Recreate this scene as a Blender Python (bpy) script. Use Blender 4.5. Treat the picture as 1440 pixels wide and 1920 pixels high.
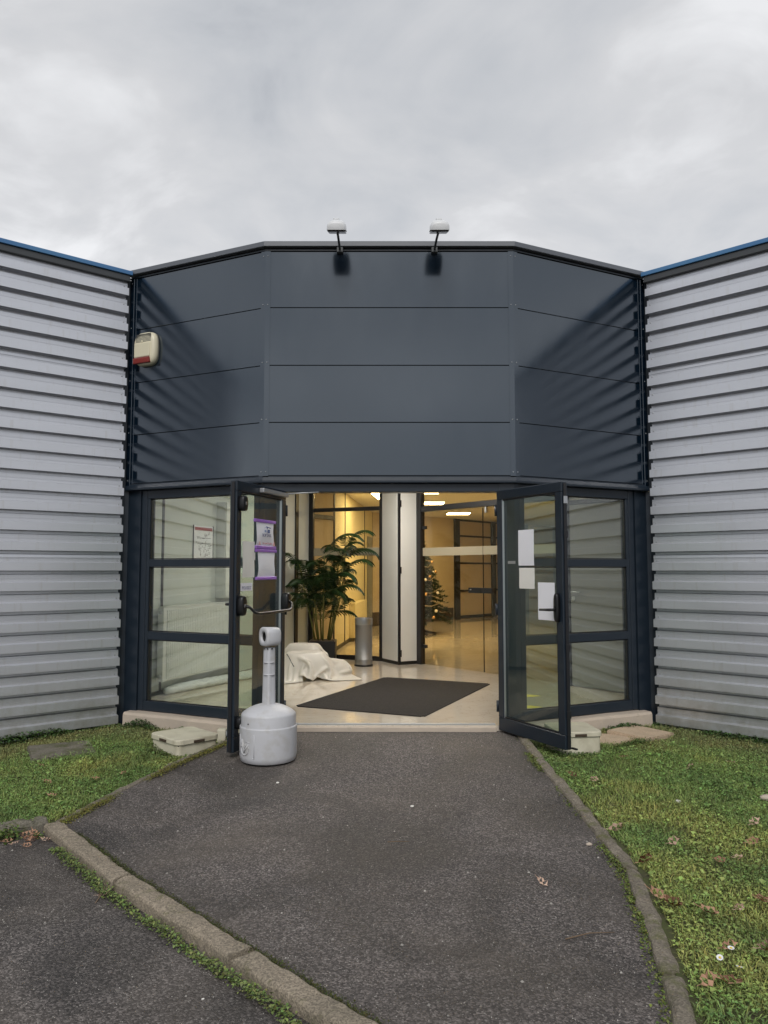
import bpy, bmesh, math, random
import numpy as np
from mathutils import Vector, Matrix, noise as mnoise

for o in list(bpy.data.objects):
    bpy.data.objects.remove(o)
scene = bpy.context.scene
COL = scene.collection
R = math.radians
rnd = random.Random(7)

# ------------------------------------------------------------------ camera
cam_d = bpy.data.cameras.new('camera')
cam = bpy.data.objects.new('camera', cam_d)
COL.objects.link(cam)
cam.location = (0, 0, 1.41)
cam.rotation_euler = (R(90 + 4.283), 0, 0)
cam_d.sensor_fit = 'VERTICAL'
cam_d.sensor_height = 32.0
cam_d.lens = 32.0 * 1442 / 1920
cam_d.clip_start = 0.05
cam_d.clip_end = 800
scene.camera = cam

# ------------------------------------------------------------------ world (overcast sky)
SUN_EL, SUN_AZ = 42, 184          # the sun sits behind cloud, above and behind the viewer
world = bpy.data.worlds.new('World')
scene.world = world
world.use_nodes = True
nt = world.node_tree
nt.nodes.clear()
def N(tree, typ, **kw):
    n = tree.nodes.new(typ)
    for k, v in kw.items():
        if k.startswith('i_'):
            key = k[2:]
            n.inputs[int(key) if key.isdigit() else key].default_value = v
        else:
            setattr(n, k, v)
    return n
L = nt.links.new
w_out = N(nt, 'ShaderNodeOutputWorld')
w_bg = N(nt, 'ShaderNodeBackground', i_Strength=1.0)
L(w_bg.outputs[0], w_out.inputs[0])
tc = N(nt, 'ShaderNodeTexCoord')
sep = N(nt, 'ShaderNodeSeparateXYZ')
L(tc.outputs['Generated'], sep.inputs[0])
zc = N(nt, 'ShaderNodeMath', operation='MAXIMUM', i_1=0.0)
L(sep.outputs[2], zc.inputs[0])
zp = N(nt, 'ShaderNodeMath', operation='ADD', i_1=0.22)
L(zc.outputs[0], zp.inputs[0])
dx = N(nt, 'ShaderNodeMath', operation='DIVIDE'); L(sep.outputs[0], dx.inputs[0]); L(zp.outputs[0], dx.inputs[1])
dy = N(nt, 'ShaderNodeMath', operation='DIVIDE'); L(sep.outputs[1], dy.inputs[0]); L(zp.outputs[0], dy.inputs[1])
cmb = N(nt, 'ShaderNodeCombineXYZ'); L(dx.outputs[0], cmb.inputs[0]); L(dy.outputs[0], cmb.inputs[1])
cmb.inputs[2].default_value = 3.7
n1 = N(nt, 'ShaderNodeTexNoise', i_Scale=1.15, i_Detail=5.0, i_Roughness=0.5, i_Distortion=0.25)
n2 = N(nt, 'ShaderNodeTexNoise', i_Scale=3.3, i_Detail=7.0, i_Roughness=0.55, i_Distortion=0.5)
L(cmb.outputs[0], n1.inputs['Vector']); L(cmb.outputs[0], n2.inputs['Vector'])
m1 = N(nt, 'ShaderNodeMath', operation='MULTIPLY', i_1=0.62); L(n1.outputs[0], m1.inputs[0])
m2 = N(nt, 'ShaderNodeMath', operation='MULTIPLY_ADD', i_1=0.38); L(n2.outputs[0], m2.inputs[0]); L(m1.outputs[0], m2.inputs[2])
ramp = N(nt, 'ShaderNodeValToRGB')
cr = ramp.color_ramp
cr.elements[0].position = 0.39; cr.elements[0].color = (0.40, 0.42, 0.455, 1)
cr.elements[1].position = 0.64; cr.elements[1].color = (0.80, 0.805, 0.82, 1)
e = cr.elements.new(0.47); e.color = (0.52, 0.537, 0.565, 1)
e = cr.elements.new(0.57); e.color = (0.63, 0.635, 0.65, 1)
L(m2.outputs[0], ramp.inputs[0])
# brighter thin cloud towards the horizon
hz = N(nt, 'ShaderNodeMapRange', i_1=0.0, i_2=0.5, i_3=1.2, i_4=1.0); L(zc.outputs[0], hz.inputs[0])
hm = N(nt, 'ShaderNodeVectorMath', operation='SCALE'); L(ramp.outputs[0], hm.inputs[0]); L(hz.outputs[0], hm.inputs['Scale'])
sky = N(nt, 'ShaderNodeTexSky', sky_type='NISHITA', sun_disc=False)
sky.sun_elevation = R(SUN_EL); sky.sun_rotation = R(SUN_AZ)
sk = N(nt, 'ShaderNodeVectorMath', operation='SCALE'); sk.inputs['Scale'].default_value = 0.1
L(sky.outputs[0], sk.inputs[0])
mx = N(nt, 'ShaderNodeMix', data_type='RGBA'); mx.inputs['Factor'].default_value = 0.06
L(hm.outputs[0], mx.inputs['A']); L(sk.outputs[0], mx.inputs['B'])
L(mx.outputs['Result'], w_bg.inputs[0])

sun_d = bpy.data.lights.new('sun', 'SUN')
sun_d.energy = 1.5
sun_d.angle = R(24)
sun_d.color = (1.0, 0.97, 0.93)
sun = bpy.data.objects.new('sun', sun_d)
COL.objects.link(sun)
_el, _az = R(SUN_EL), R(SUN_AZ)
_dir = Vector((math.sin(_az) * math.cos(_el), math.cos(_az) * math.cos(_el), math.sin(_el)))
sun.rotation_euler = _dir.to_track_quat('Z', 'Y').to_euler()
sun.location = (0, -5, 12)

scene.view_settings.view_transform = 'Standard'
scene.view_settings.look = 'None'
scene.view_settings.exposure = 0.13
scene.view_settings.gamma = 1.0
scene.view_settings.use_curve_mapping = False
scene.cycles.max_bounces = 10
scene.cycles.diffuse_bounces = 5
scene.cycles.transparent_max_bounces = 32
scene.cycles.use_denoising = True
scene.cycles.sample_clamp_indirect = 6.0
scene.cycles.caustics_reflective = False
scene.cycles.caustics_refractive = False

# ------------------------------------------------------------------ materials
MATS = {}
def newmat(name):
    m = bpy.data.materials.new(name)
    m.use_nodes = True
    t = m.node_tree
    bs = t.nodes['Principled BSDF']
    MATS[name] = m
    return m, t, bs
def c4(c): return (c[0], c[1], c[2], 1)
def mixnode(t, fac, a, b):
    n = N(t, 'ShaderNodeMix', data_type='RGBA')
    l = t.links.new
    for sock, v in (('Factor', fac), ('A', a), ('B', b)):
        if isinstance(v, bpy.types.NodeSocket): l(v, n.inputs[sock])
        elif sock == 'Factor': n.inputs[sock].default_value = v
        else: n.inputs[sock].default_value = c4(v)
    return n.outputs['Result']
def noise_fac(t, vec, scale, lo, hi, detail=4, rough=.55, dist=0):
    n = N(t, 'ShaderNodeTexNoise', i_Scale=scale, i_Detail=float(detail), i_Roughness=rough, i_Distortion=dist)
    t.links.new(vec, n.inputs['Vector'])
    r = N(t, 'ShaderNodeMapRange', i_1=lo, i_2=hi)
    t.links.new(n.outputs[0], r.inputs[0])
    return r.outputs[0]
def M(name, col, rough=.5, metal=0.0, ior=1.5, var=None, vscale=4., vstretch=(1, 1, 1), bump=0., bscale=60., dirt=None, dscale=1.5, rvar=0.):
    """principled paint / plastic / metal with optional tone variation, dirt and fine relief"""
    m, t, b = newmat(name)
    b.inputs['Base Color'].default_value = c4(col)
    b.inputs['Roughness'].default_value = rough
    b.inputs['Metallic'].default_value = metal
    b.inputs['IOR'].default_value = ior
    co = N(t, 'ShaderNodeTexCoord').outputs['Object']
    mp = N(t, 'ShaderNodeMapping'); mp.inputs['Scale'].default_value = vstretch
    t.links.new(co, mp.inputs[0]); v = mp.outputs[0]
    cur = None
    if var:
        cur = mixnode(t, noise_fac(t, v, vscale, .35, .65), col, var)
    if dirt:
        cur = mixnode(t, noise_fac(t, v, dscale, .5, .8, 6), cur if cur else col, dirt)
    if cur: t.links.new(cur, b.inputs['Base Color'])
    if rvar:
        f = N(t, 'ShaderNodeMapRange', i_1=0.3, i_2=0.7, i_3=rough - rvar, i_4=rough + rvar)
        n = N(t, 'ShaderNodeTexNoise', i_Scale=vscale * 1.7, i_Detail=4.0)
        t.links.new(v, n.inputs['Vector']); t.links.new(n.outputs[0], f.inputs[0])
        t.links.new(f.outputs[0], b.inputs['Roughness'])
    if bump:
        n = N(t, 'ShaderNodeTexNoise', i_Scale=bscale, i_Detail=4.0)
        t.links.new(v, n.inputs['Vector'])
        bn = N(t, 'ShaderNodeBump', i_Strength=1.0, i_Distance=bump)
        t.links.new(n.outputs[0], bn.inputs['Height']); t.links.new(bn.outputs[0], b.inputs['Normal'])
    return m

def glass_mat(name, tint, f0):
    m, t, b = newmat(name)
    l = t.links.new
    t.nodes.remove(b)
    out = t.nodes['Material Output']
    geo = N(t, 'ShaderNodeNewGeometry')
    dt = N(t, 'ShaderNodeVectorMath', operation='DOT_PRODUCT'); l(geo.outputs['Incoming'], dt.inputs[0]); l(geo.outputs['Normal'], dt.inputs[1])
    ab = N(t, 'ShaderNodeMath', operation='ABSOLUTE'); l(dt.outputs['Value'], ab.inputs[0])
    om = N(t, 'ShaderNodeMath', operation='SUBTRACT', i_0=1.0); l(ab.outputs[0], om.inputs[1])
    pw = N(t, 'ShaderNodeMath', operation='POWER', i_1=5.0); l(om.outputs[0], pw.inputs[0])
    fr = N(t, 'ShaderNodeMath', operation='MULTIPLY_ADD', i_1=1 - f0, i_2=f0); l(pw.outputs[0], fr.inputs[0])
    tr = N(t, 'ShaderNodeBsdfTransparent'); tr.inputs[0].default_value = c4(tint)
    gl = N(t, 'ShaderNodeBsdfGlossy', i_Roughness=0.0)
    mix = N(t, 'ShaderNodeMixShader'); l(fr.outputs[0], mix.inputs[0]); l(tr.outputs[0], mix.inputs[1]); l(gl.outputs[0], mix.inputs[2])
    l(mix.outputs[0], out.inputs[0])
    return m

def emit_mat(name, col, s):
    m, t, b = newmat(name)
    b.inputs['Base Color'].default_value = c4((.8, .8, .8))
    b.inputs['Emission Color'].default_value = c4(col)
    b.inputs['Emission Strength'].default_value = s
    return m

def asphalt_mat(name, base, warm, stone):
    m, t, b = newmat(name)
    l = t.links.new
    co = N(t, 'ShaderNodeTexCoord').outputs['Object']
    vo = N(t, 'ShaderNodeTexVoronoi', i_Scale=135.0); l(co, vo.inputs['Vector'])
    sv = N(t, 'ShaderNodeSeparateColor'); l(vo.outputs['Color'], sv.inputs[0])
    st = N(t, 'ShaderNodeValToRGB')
    el = st.color_ramp.elements
    el[0].position = .0; el[0].color = c4([k * .42 for k in base])
    el[1].position = 1.0; el[1].color = c4(stone)
    x = el.new(.55); x.color = c4(base)
    x = el.new(.86); x.color = c4([k * 1.9 for k in base])
    x = el.new(.97); x.color = c4([k * 2.5 for k in base])
    l(sv.outputs[0], st.inputs[0])
    c = mixnode(t, noise_fac(t, co, .9, .42, .68, 6, .6, .4), st.outputs[0], warm)
    # soak the stain so the grit still shows
    mul = N(t, 'ShaderNodeMix', data_type='RGBA', blend_type='MULTIPLY'); mul.inputs['Factor'].default_value = 1
    dk = N(t, 'ShaderNodeMapRange', i_1=.38, i_2=.62, i_3=.58, i_4=1.15)
    dn = N(t, 'ShaderNodeTexNoise', i_Scale=1.25, i_Detail=5.0, i_Roughness=.6, i_Distortion=.8); l(co, dn.inputs['Vector']); l(dn.outputs[0], dk.inputs[0])
    c2 = mixnode(t, .5, st.outputs[0], c)
    l(c2, mul.inputs['A']); l(dk.outputs[0], mul.inputs['B'])
    l(mul.outputs['Result'], b.inputs['Base Color'])
    rr = N(t, 'ShaderNodeMapRange', i_1=.38, i_2=.62, i_3=.6, i_4=.86); l(dn.outputs[0], rr.inputs[0]); l(rr.outputs[0], b.inputs['Roughness'])
    bn = N(t, 'ShaderNodeBump', i_Strength=.9, i_Distance=.004); l(vo.outputs['Distance'], bn.inputs['Height']); bn.invert = True
    l(bn.outputs[0], b.inputs['Normal'])
    return m

def concrete_mat(name, a, bcol, moss=None, mossamt=.62, grit=170., gritc=.0):
    m, t, b = newmat(name)
    l = t.links.new
    co = N(t, 'ShaderNodeTexCoord').outputs['Object']
    c = mixnode(t, noise_fac(t, co, 6, .3, .7, 6, .65), a, bcol)
    vo = N(t, 'ShaderNodeTexVoronoi', i_Scale=grit); l(co, vo.inputs['Vector'])
    if gritc:
        sv = N(t, 'ShaderNodeSeparateColor'); l(vo.outputs['Color'], sv.inputs[0])
        mr = N(t, 'ShaderNodeMapRange', i_1=0, i_2=1, i_3=1 - gritc, i_4=1 + gritc); l(sv.outputs[0], mr.inputs[0])
        sc = N(t, 'ShaderNodeVectorMath', operation='SCALE'); l(c, sc.inputs[0]); l(mr.outputs[0], sc.inputs['Scale'])
        c = sc.outputs[0]
    if moss:
        c = mixnode(t, noise_fac(t, co, 9, mossamt - .1, mossamt + .1, 6, .7), c, moss)
    l(c, b.inputs['Base Color'])
    b.inputs['Roughness'].default_value = .88
    ad = N(t, 'ShaderNodeTexNoise', i_Scale=45.0, i_Detail=6.0, i_Roughness=.7); l(co, ad.inputs['Vector'])
    bn = N(t, 'ShaderNodeBump', i_Strength=.8, i_Distance=.006); l(ad.outputs[0], bn.inputs['Height']); l(bn.outputs[0], b.inputs['Normal'])
    return m

def leafcol_mat(name, rough=.6, trans=.25):
    m, t, b = newmat(name)
    at = N(t, 'ShaderNodeVertexColor', layer_name='Col')
    t.links.new(at.outputs[0], b.inputs['Base Color'])
    b.inputs['Roughness'].default_value = rough
    b.inputs['Specular IOR Level'].default_value = .3
    return m

def cladding_mat():
    m, t, b = newmat('cladding')
    l = t.links.new
    co = N(t, 'ShaderNodeTexCoord').outputs['Object']
    mp = N(t, 'ShaderNodeMapping'); mp.inputs['Scale'].default_value = (1, 1, 6); l(co, mp.inputs[0])
    a = (.685, .695, .735)
    c = mixnode(t, noise_fac(t, mp.outputs[0], 1.3, .35, .7, 6, .6), a, (.645, .655, .69))
    mp2 = N(t, 'ShaderNodeMapping'); mp2.inputs['Scale'].default_value = (9, 9, .7); l(co, mp2.inputs[0])
    c = mixnode(t, noise_fac(t, mp2.outputs[0], 2.2, .56, .86, 5, .6), c, (.57, .56, .55))   # rain streaks
    sx = N(t, 'ShaderNodeSeparateXYZ'); l(co, sx.inputs[0])                            # mud splashed up from the ground
    zr = N(t, 'ShaderNodeMapRange', i_1=-.15, i_2=.55, i_3=.75, i_4=0.0); l(sx.outputs[2], zr.inputs[0])
    sp_ = N(t, 'ShaderNodeMath', operation='MULTIPLY'); l(zr.outputs[0], sp_.inputs[0]); l(noise_fac(t, co, 7, .35, .75, 6, .7), sp_.inputs[1])
    c = mixnode(t, sp_.outputs[0], c, (.34, .32, .25))
    l(c, b.inputs['Base Color'])
    b.inputs['Roughness'].default_value = .32
    b.inputs['Metallic'].default_value = .7
    return m

def panel_mat():
    m, t, b = newmat('navy_panel')
    l = t.links.new
    co = N(t, 'ShaderNodeTexCoord').outputs['Object']
    c = mixnode(t, noise_fac(t, co, 1.6, .3, .7, 5), (.003, .009, .018), (.005, .012, .022))
    l(c, b.inputs['Base Color'])
    b.inputs['IOR'].default_value = 2.1
    b.inputs['Specular Tint'].default_value = (.84, .92, 1.0, 1)
    rr = N(t, 'ShaderNodeMapRange', i_1=.3, i_2=.7, i_3=.11, i_4=.16)
    mp = N(t, 'ShaderNodeMapping'); mp.inputs['Scale'].default_value = (1, 1, .35); l(co, mp.inputs[0])
    n = N(t, 'ShaderNodeTexNoise', i_Scale=5.0, i_Detail=5.0); l(mp.outputs[0], n.inputs['Vector']); l(n.outputs[0], rr.inputs[0]); l(rr.outputs[0], b.inputs['Roughness'])
    n2 = N(t, 'ShaderNodeTexNoise', i_Scale=1.4, i_Detail=1.0); l(co, n2.inputs['Vector'])
    bn = N(t, 'ShaderNodeBump', i_Strength=.5, i_Distance=.006); l(n2.outputs[0], bn.inputs['Height']); l(bn.outputs[0], b.inputs['Normal'])
    return m

def floor_mat():
    m, t, b = newmat('lobby_floor')
    l = t.links.new
    co = N(t, 'ShaderNodeTexCoord').outputs['Object']
    c = mixnode(t, noise_fac(t, co, 1.2, .35, .7, 6, .6, .6), (.70, .63, .53), (.60, .53, .43))
    ve = noise_fac(t, co, 2.3, .485, .5, 8, .6, 1.8)
    ve2 = noise_fac(t, co, 2.3, .5, .515, 8, .6, 1.8)
    sb = N(t, 'ShaderNodeMath', operation='SUBTRACT'); l(ve, sb.inputs[0]); l(ve2, sb.inputs[1])
    sm = N(t, 'ShaderNodeMath', operation='MULTIPLY', i_1=.45); l(sb.outputs[0], sm.inputs[0])
    c = mixnode(t, sm.outputs[0], c, (.40, .33, .24))
    l(c, b.inputs['Base Color'])
    b.inputs['Roughness'].default_value = .06
    b.inputs['IOR'].default_value = 1.75
    return m

cladding_mat(); panel_mat(); floor_mat()
M('navy_frame', (.014, .022, .033), .34, ior=1.5, rvar=.06)
M('navy_coping', (.11, .12, .14), .38, ior=1.6, rvar=.05)
M('blue_coping', (.05, .16, .36), .4, var=(.07, .20, .38), vscale=1.5)
M('dark_flashing', (.055, .06, .065), .45, rvar=.05)
M('shadow_gap', (.01, .011, .013), .8)
M('black_plastic', (.008, .008, .009), .35)
M('black_frame', (.012, .012, .014), .4)
M('steel', (.55, .56, .57), .35, metal=1.0)
M('galva', (.45, .46, .47), .45, metal=.6)
M('gasket', (.01, .01, .011), .6)
glass_mat('window_glass', (.92, .965, .93), .13)
glass_mat('door_glass', (.90, .95, .91), .05)
glass_mat('hall_glass', (.93, .90, .82), .035)
asphalt_mat('asphalt_path', (.098, .086, .080), (.135, .113, .090), (.30, .28, .26))
asphalt_mat('asphalt_lot', (.090, .080, .075), (.128, .108, .088), (.28, .26, .24))
concrete_mat('kerb_concrete', (.30, .25, .19), (.21, .18, .135), (.10, .105, .03), .66, gritc=.4)
concrete_mat('old_concrete', (.20, .18, .145), (.12, .11, .085), (.07, .08, .02), .58, gritc=.3)
concrete_mat('edging_concrete', (.22, .19, .15), (.15, .13, .10), (.09, .10, .025), .6, gritc=.35)
concrete_mat('plinth_concrete', (.56, .47, .38), (.47, .40, .33), (.30, .27, .20), .72)
concrete_mat('base_concrete', (.34, .34, .34), (.26, .26, .255), (.18, .18, .13), .7)
concrete_mat('paver', (.55, .42, .30), (.47, .36, .26), (.36, .28, .2), .68, gritc=.15)
concrete_mat('soil', (.075, .065, .035), (.05, .048, .022), (.065, .085, .018), .5)
concrete_mat('far_ground', (.09, .088, .085), (.075, .073, .07))
M('cream_plastic', (.66, .62, .49), .5, var=(.58, .54, .42), vscale=7, dirt=(.38, .34, .24), dscale=5)
M('siren_cream', (.72, .67, .50), .42)
M('siren_red', (.22, .025, .018), .3)
M('ash_plastic', (.56, .565, .59), .46, var=(.545, .55, .57), vscale=9, bump=.0005, bscale=220, dirt=(.46, .45, .43), dscale=11)
M('ash_dark', (.02, .02, .02), .6)
M('lamp_white', (.74, .75, .76), .4)
M('lamp_lens', (.10, .10, .11), .25)
M('wall_cream', (.70, .66, .57), .75, var=(.67, .63, .54), vscale=2)
M('wall_white', (.84, .84, .80), .6, var=(.81, .81, .77), vscale=3)
M('wall_pale', (.68, .71, .67), .7, var=(.65, .68, .64), vscale=3)
M('hall_wall', (.62, .52, .36), .7, var=(.58, .48, .33), vscale=2)
M('yellow_wall', (.72, .63, .38), .65)
M('ceiling_white', (.78, .76, .70), .85)
M('radiator_white', (.80, .81, .77), .35)
M('door_grey', (.24, .24, .215), .55)
M('mat_dark', (.018, .015, .013), .95, var=(.026, .022, .019), vscale=30, bump=.003, bscale=400)
M('paper', (.90, .90, .94), .7)
M('paper_cream', (.86, .84, .78), .7)
M('purple', (.36, .17, .62), .35)
M('ink_blue', (.04, .07, .24), .6)
M('ink_pale', (.30, .38, .60), .6)
M('ink_grey', (.22, .22, .32), .6)
M('ink_red', (.45, .14, .16), .6)
M('ink_pink', (.75, .45, .45), .6)
M('ink_black', (.03, .03, .035), .6)
M('frost_film', (.42, .37, .26), .6)
M('tarp', (.76, .73, .67), .5, var=(.71, .68, .62), vscale=2.5)
M('bin_metal', (.30, .30, .30), .4, metal=.7, bump=.0015, bscale=300)
M('bin_band', (.42, .42, .42), .3, metal=.9)
M('pot_black', (.012, .012, .013), .4)
M('cane', (.14, .15, .04), .6)
M('trunk_brown', (.06, .04, .025), .8)
M('bauble_gold', (.75, .45, .18), .2, metal=.6)
M('bauble_white', (.85, .80, .72), .25)
M('garland', (.30, .24, .14), .5)
M('foil', (.78, .80, .79), .3, var=(.7, .72, .71), vscale=20, bump=.01, bscale=25)
M('yellow_tape', (.85, .70, .06), .5)
M('pebble', (.40, .38, .35), .8, var=(.25, .23, .21), vscale=40)
M('petal', (.85, .85, .85), .6)
M('pollen', (.75, .55, .05), .7)
M('twig', (.16, .11, .07), .85)
M('brown_leaf', (.44, .24, .15), .75, var=(.52, .32, .21), vscale=25)
M('tan_leaf', (.66, .48, .37), .75, var=(.55, .38, .28), vscale=25)
M('pipe_grey', (.33, .34, .35), .5)
leafcol_mat('grass_blade'); leafcol_mat('weed_leaf', .5); leafcol_mat('palm_leaf', .4); leafcol_mat('fir_needle', .6); leafcol_mat('moss_tuft', .9)
emit_mat('lamp_glow', (1.0, .80, .44), 30.0)
emit_mat('lobby_fill_glow', (1.0, .94, .86), 31.0)  # glow of the unseen fill lamps added in the lobby
emit_mat('led', (1.0, .95, .85), 3.0)

# ------------------------------------------------------------------ object helpers
def link(name, me, mat=None, parent=None, loc=None, smooth=False):
    o = bpy.data.objects.new(name, me)
    COL.objects.link(o)
    if mat and not me.materials: me.materials.append(MATS[mat])
    if parent: o.parent = parent
    if loc: o.location = loc
    if smooth:
        me.polygons.foreach_set('use_smooth', [True] * len(me.polygons))
    return o
def obj(name, bm, mat, parent=None, loc=None, smooth=False, recalc=True):
    if recalc: bmesh.ops.recalc_face_normals(bm, faces=bm.faces)
    me = bpy.data.meshes.new(name)
    bm.to_mesh(me); bm.free()
    return link(name, me, mat, parent, loc, smooth)
def tag(o, label=None, cat=None, group=None, kind=None):
    if label: o['label'] = label
    if cat: o['category'] = cat
    if group: o['group'] = group
    if kind: o['kind'] = kind
    return o
def thing(name, label, cat, loc=(0, 0, 0), rz=0, group=None):
    o = bpy.data.objects.new(name, None)
    o.empty_display_size = .1
    COL.objects.link(o)
    o.location = loc; o.rotation_euler = (0, 0, rz)
    return tag(o, label, cat, group)
def addbox(bm, p, x0, x1, y0, y1, z0, z1):
    vs = [bm.verts.new(p(x, y, z)) for z in (z0, z1) for y in (y0, y1) for x in (x0, x1)]
    for f in ((0, 1, 3, 2), (4, 6, 7, 5), (0, 4, 5, 1), (2, 3, 7, 6), (0, 2, 6, 4), (1, 5, 7, 3)):
        bm.faces.new([vs[i] for i in f])
def ident(x, y, z): return (x, y, z)
def box(name, x0, x1, y0, y1, z0, z1, mat, parent=None, bev=.003, seg=1, p=ident, loc=None):
    bm = bmesh.new()
    addbox(bm, p, x0, x1, y0, y1, z0, z1)
    if bev: bmesh.ops.bevel(bm, geom=list(bm.edges), offset=bev, segments=seg, affect='EDGES', profile=.6)
    return obj(name, bm, mat, parent, loc)
class Fr:
    """a vertical plane through A and B: s runs A->B, d is out of the plane towards the side of `face`, z is up"""
    def __init__(s, A, B, face=(0, 0)):
        s.A = Vector(A); s.B = Vector(B)
        s.t = (s.B - s.A).normalized(); s.len = (s.B - s.A).length
        n = Vector((-s.t.y, s.t.x))
        if n.dot(Vector(face) - s.A) < 0: n = -n
        s.n = n
    def p(s, a, d, z):
        q = s.A + s.t * a + s.n * d
        return (q.x, q.y, z)
    def box(s, name, a0, a1, d0, d1, z0, z1, mat, parent=None, bev=.003, seg=1):
        return box(name, a0, a1, d0, d1, z0, z1, mat, parent, bev, seg, s.p)
def tube_bm(bm, pts, rad, seg=8, cap=True):
    pts = [Vector(p) for p in pts]
    rings = []
    up = Vector((0, 0, 1))
    for i, p in enumerate(pts):
        a = pts[max(i - 1, 0)]; b = pts[min(i + 1, len(pts) - 1)]
        t = (b - a).normalized()
        u = t.cross(up)
        if u.length < 1e-3: u = t.cross(Vector((1, 0, 0)))
        u.normalize(); v = t.cross(u).normalized()
        r = rad[i] if isinstance(rad, (list, tuple)) else rad
        rings.append([bm.verts.new(p + (u * math.cos(k * 2 * math.pi / seg) + v * math.sin(k * 2 * math.pi / seg)) * r) for k in range(seg)])
    for i in range(len(rings) - 1):
        for k in range(seg):
            bm.faces.new((rings[i][k], rings[i][(k + 1) % seg], rings[i + 1][(k + 1) % seg], rings[i + 1][k]))
    if cap:
        bm.faces.new(rings[0]); bm.faces.new(rings[-1])
def tube(name, pts, rad, mat, parent=None, seg=8, smooth=True):
    bm = bmesh.new(); tube_bm(bm, pts, rad, seg)
    return obj(name, bm, mat, parent, smooth=smooth)
def lathe(name, prof, mat, parent=None, seg=48, smooth=True, loc=None):
    bm = bmesh.new()
    rings = []
    for r, z in prof:
        if r < 1e-5: rings.append([bm.verts.new((0, 0, z))])
        else: rings.append([bm.verts.new((r * math.cos(2 * math.pi * k / seg), r * math.sin(2 * math.pi * k / seg), z)) for k in range(seg)])
    for a, b in zip(rings, rings[1:]):
        if len(a) == 1 and len(b) == 1: continue
        for k in range(seg):
            if len(a) == 1: bm.faces.new((a[0], b[k], b[(k + 1) % seg]))
            elif len(b) == 1: bm.faces.new((a[k], a[(k + 1) % seg], b[0]))
            else: bm.faces.new((a[k], a[(k + 1) % seg], b[(k + 1) % seg], b[k]))
    return obj(name, bm, mat, parent, loc, smooth)
def sweep(name, pts, section, mat, parent=None, face=(0, 0)):
    """closed section (d, z) carried along a plan polyline with mitred corners"""
    P = [Vector(p) for p in pts]
    ns = [Fr(P[i], P[i + 1], face).n for i in range(len(P) - 1)]
    bm = bmesh.new(); rings = []
    for i, p in enumerate(P):
        if i == 0: m = ns[0]
        elif i == len(P) - 1: m = ns[-1]
        else:
            m = (ns[i - 1] + ns[i]); m = m / (1 + ns[i - 1].dot(ns[i]))
        rings.append([bm.verts.new((p.x + m.x * d, p.y + m.y * d, z)) for d, z in section])
    k = len(section)
    for a, b in zip(rings, rings[1:]):
        for j in range(k): bm.faces.new((a[j], a[(j + 1) % k], b[(j + 1) % k], b[j]))
    bm.faces.new(rings[0]); bm.faces.new(rings[-1])
    return obj(name, bm, mat, parent)
def prism(name, poly, z0, z1, mat, parent=None):
    bm = bmesh.new()
    a = [bm.verts.new((x, y, z0)) for x, y in poly]; b = [bm.verts.new((x, y, z1)) for x, y in poly]
    n = len(poly)
    for i in range(n): bm.faces.new((a[i], a[(i + 1) % n], b[(i + 1) % n], b[i]))
    bm.faces.new(b); bm.faces.new(a[::-1])
    return obj(name, bm, mat, parent)
def text_obj(name, body, size, mat, parent, matrix, extrude=.0006, bold=0.):
    cu = bpy.data.curves.new(name, 'FONT')
    cu.body = body; cu.size = size; cu.extrude = extrude; cu.align_x = 'CENTER'; cu.align_y = 'CENTER'; cu.offset = bold
    cu.resolution_u = 3
    tmp = bpy.data.objects.new('tmp', cu); COL.objects.link(tmp)
    bpy.context.view_layer.update()
    me = bpy.data.meshes.new_from_object(tmp.evaluated_get(bpy.context.evaluated_depsgraph_get()))
    bpy.data.objects.remove(tmp); bpy.data.curves.remove(cu)
    me.transform(matrix)
    me.name = name
    return link(name, me, mat, parent)

# numpy value noise
_rng = np.random.default_rng(11)
_tab = _rng.random((256, 256))
def vnoise(x, y, s):
    x = np.asarray(x, float) * s + 100; y = np.asarray(y, float) * s + 100
    xi = np.floor(x).astype(int); yi = np.floor(y).astype(int)
    fx = x - xi; fy = y - yi
    fx = fx * fx * (3 - 2 * fx); fy = fy * fy * (3 - 2 * fy)
    g = lambda a, b: _tab[a % 256, b % 256]
    return (g(xi, yi) * (1 - fx) + g(xi + 1, yi) * fx) * (1 - fy) + (g(xi, yi + 1) * (1 - fx) + g(xi + 1, yi + 1) * fx) * fy
def fbm(x, y, s): return .55 * vnoise(x, y, s) + .3 * vnoise(x, y, s * 2.1) + .15 * vnoise(x, y, s * 4.3)

# ------------------------------------------------------------------ site layout (metres; floor of the lobby is z = 0)
A = (-1.115, 7.06); B = (1.215, 7.06)          # front corners of the entrance bay
LO = (-2.633, 7.788); RO = (2.71, 7.817)       # where the bay meets the wings
LE = (LO[0] - 4.6 * .765, LO[1] - 4.6 * .644)  # far ends of the wings
RE = (RO[0] + 4.6 * .722, RO[1] - 4.6 * .692)
ZF0, ZF1 = 2.22, 4.43                          # fascia
def Gp(y):                                     # height of the path
    return float(np.interp(y, [4.8, 6.1, 7.1], [-.12, -.075, -.045]))
Z_LAWN, Z_LOT = -.114, -.150
IN_R = [(1.9, .79), (2.734, .978), (3.045, 1.048), (3.387, 1.12), (4.034, 1.22), (4.473, 1.221), (5.256, 1.213), (5.994, 1.176), (6.877, 1.165), (7.2, 1.165)]
OUT_R = [(1.9, .87), (2.734, 1.063), (2.974, 1.111), (3.248, 1.17), (3.598, 1.238), (4.014, 1.313), (4.606, 1.304), (5.299, 1.277), (6.05, 1.249), (6.915, 1.228), (7.2, 1.228)]
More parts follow.
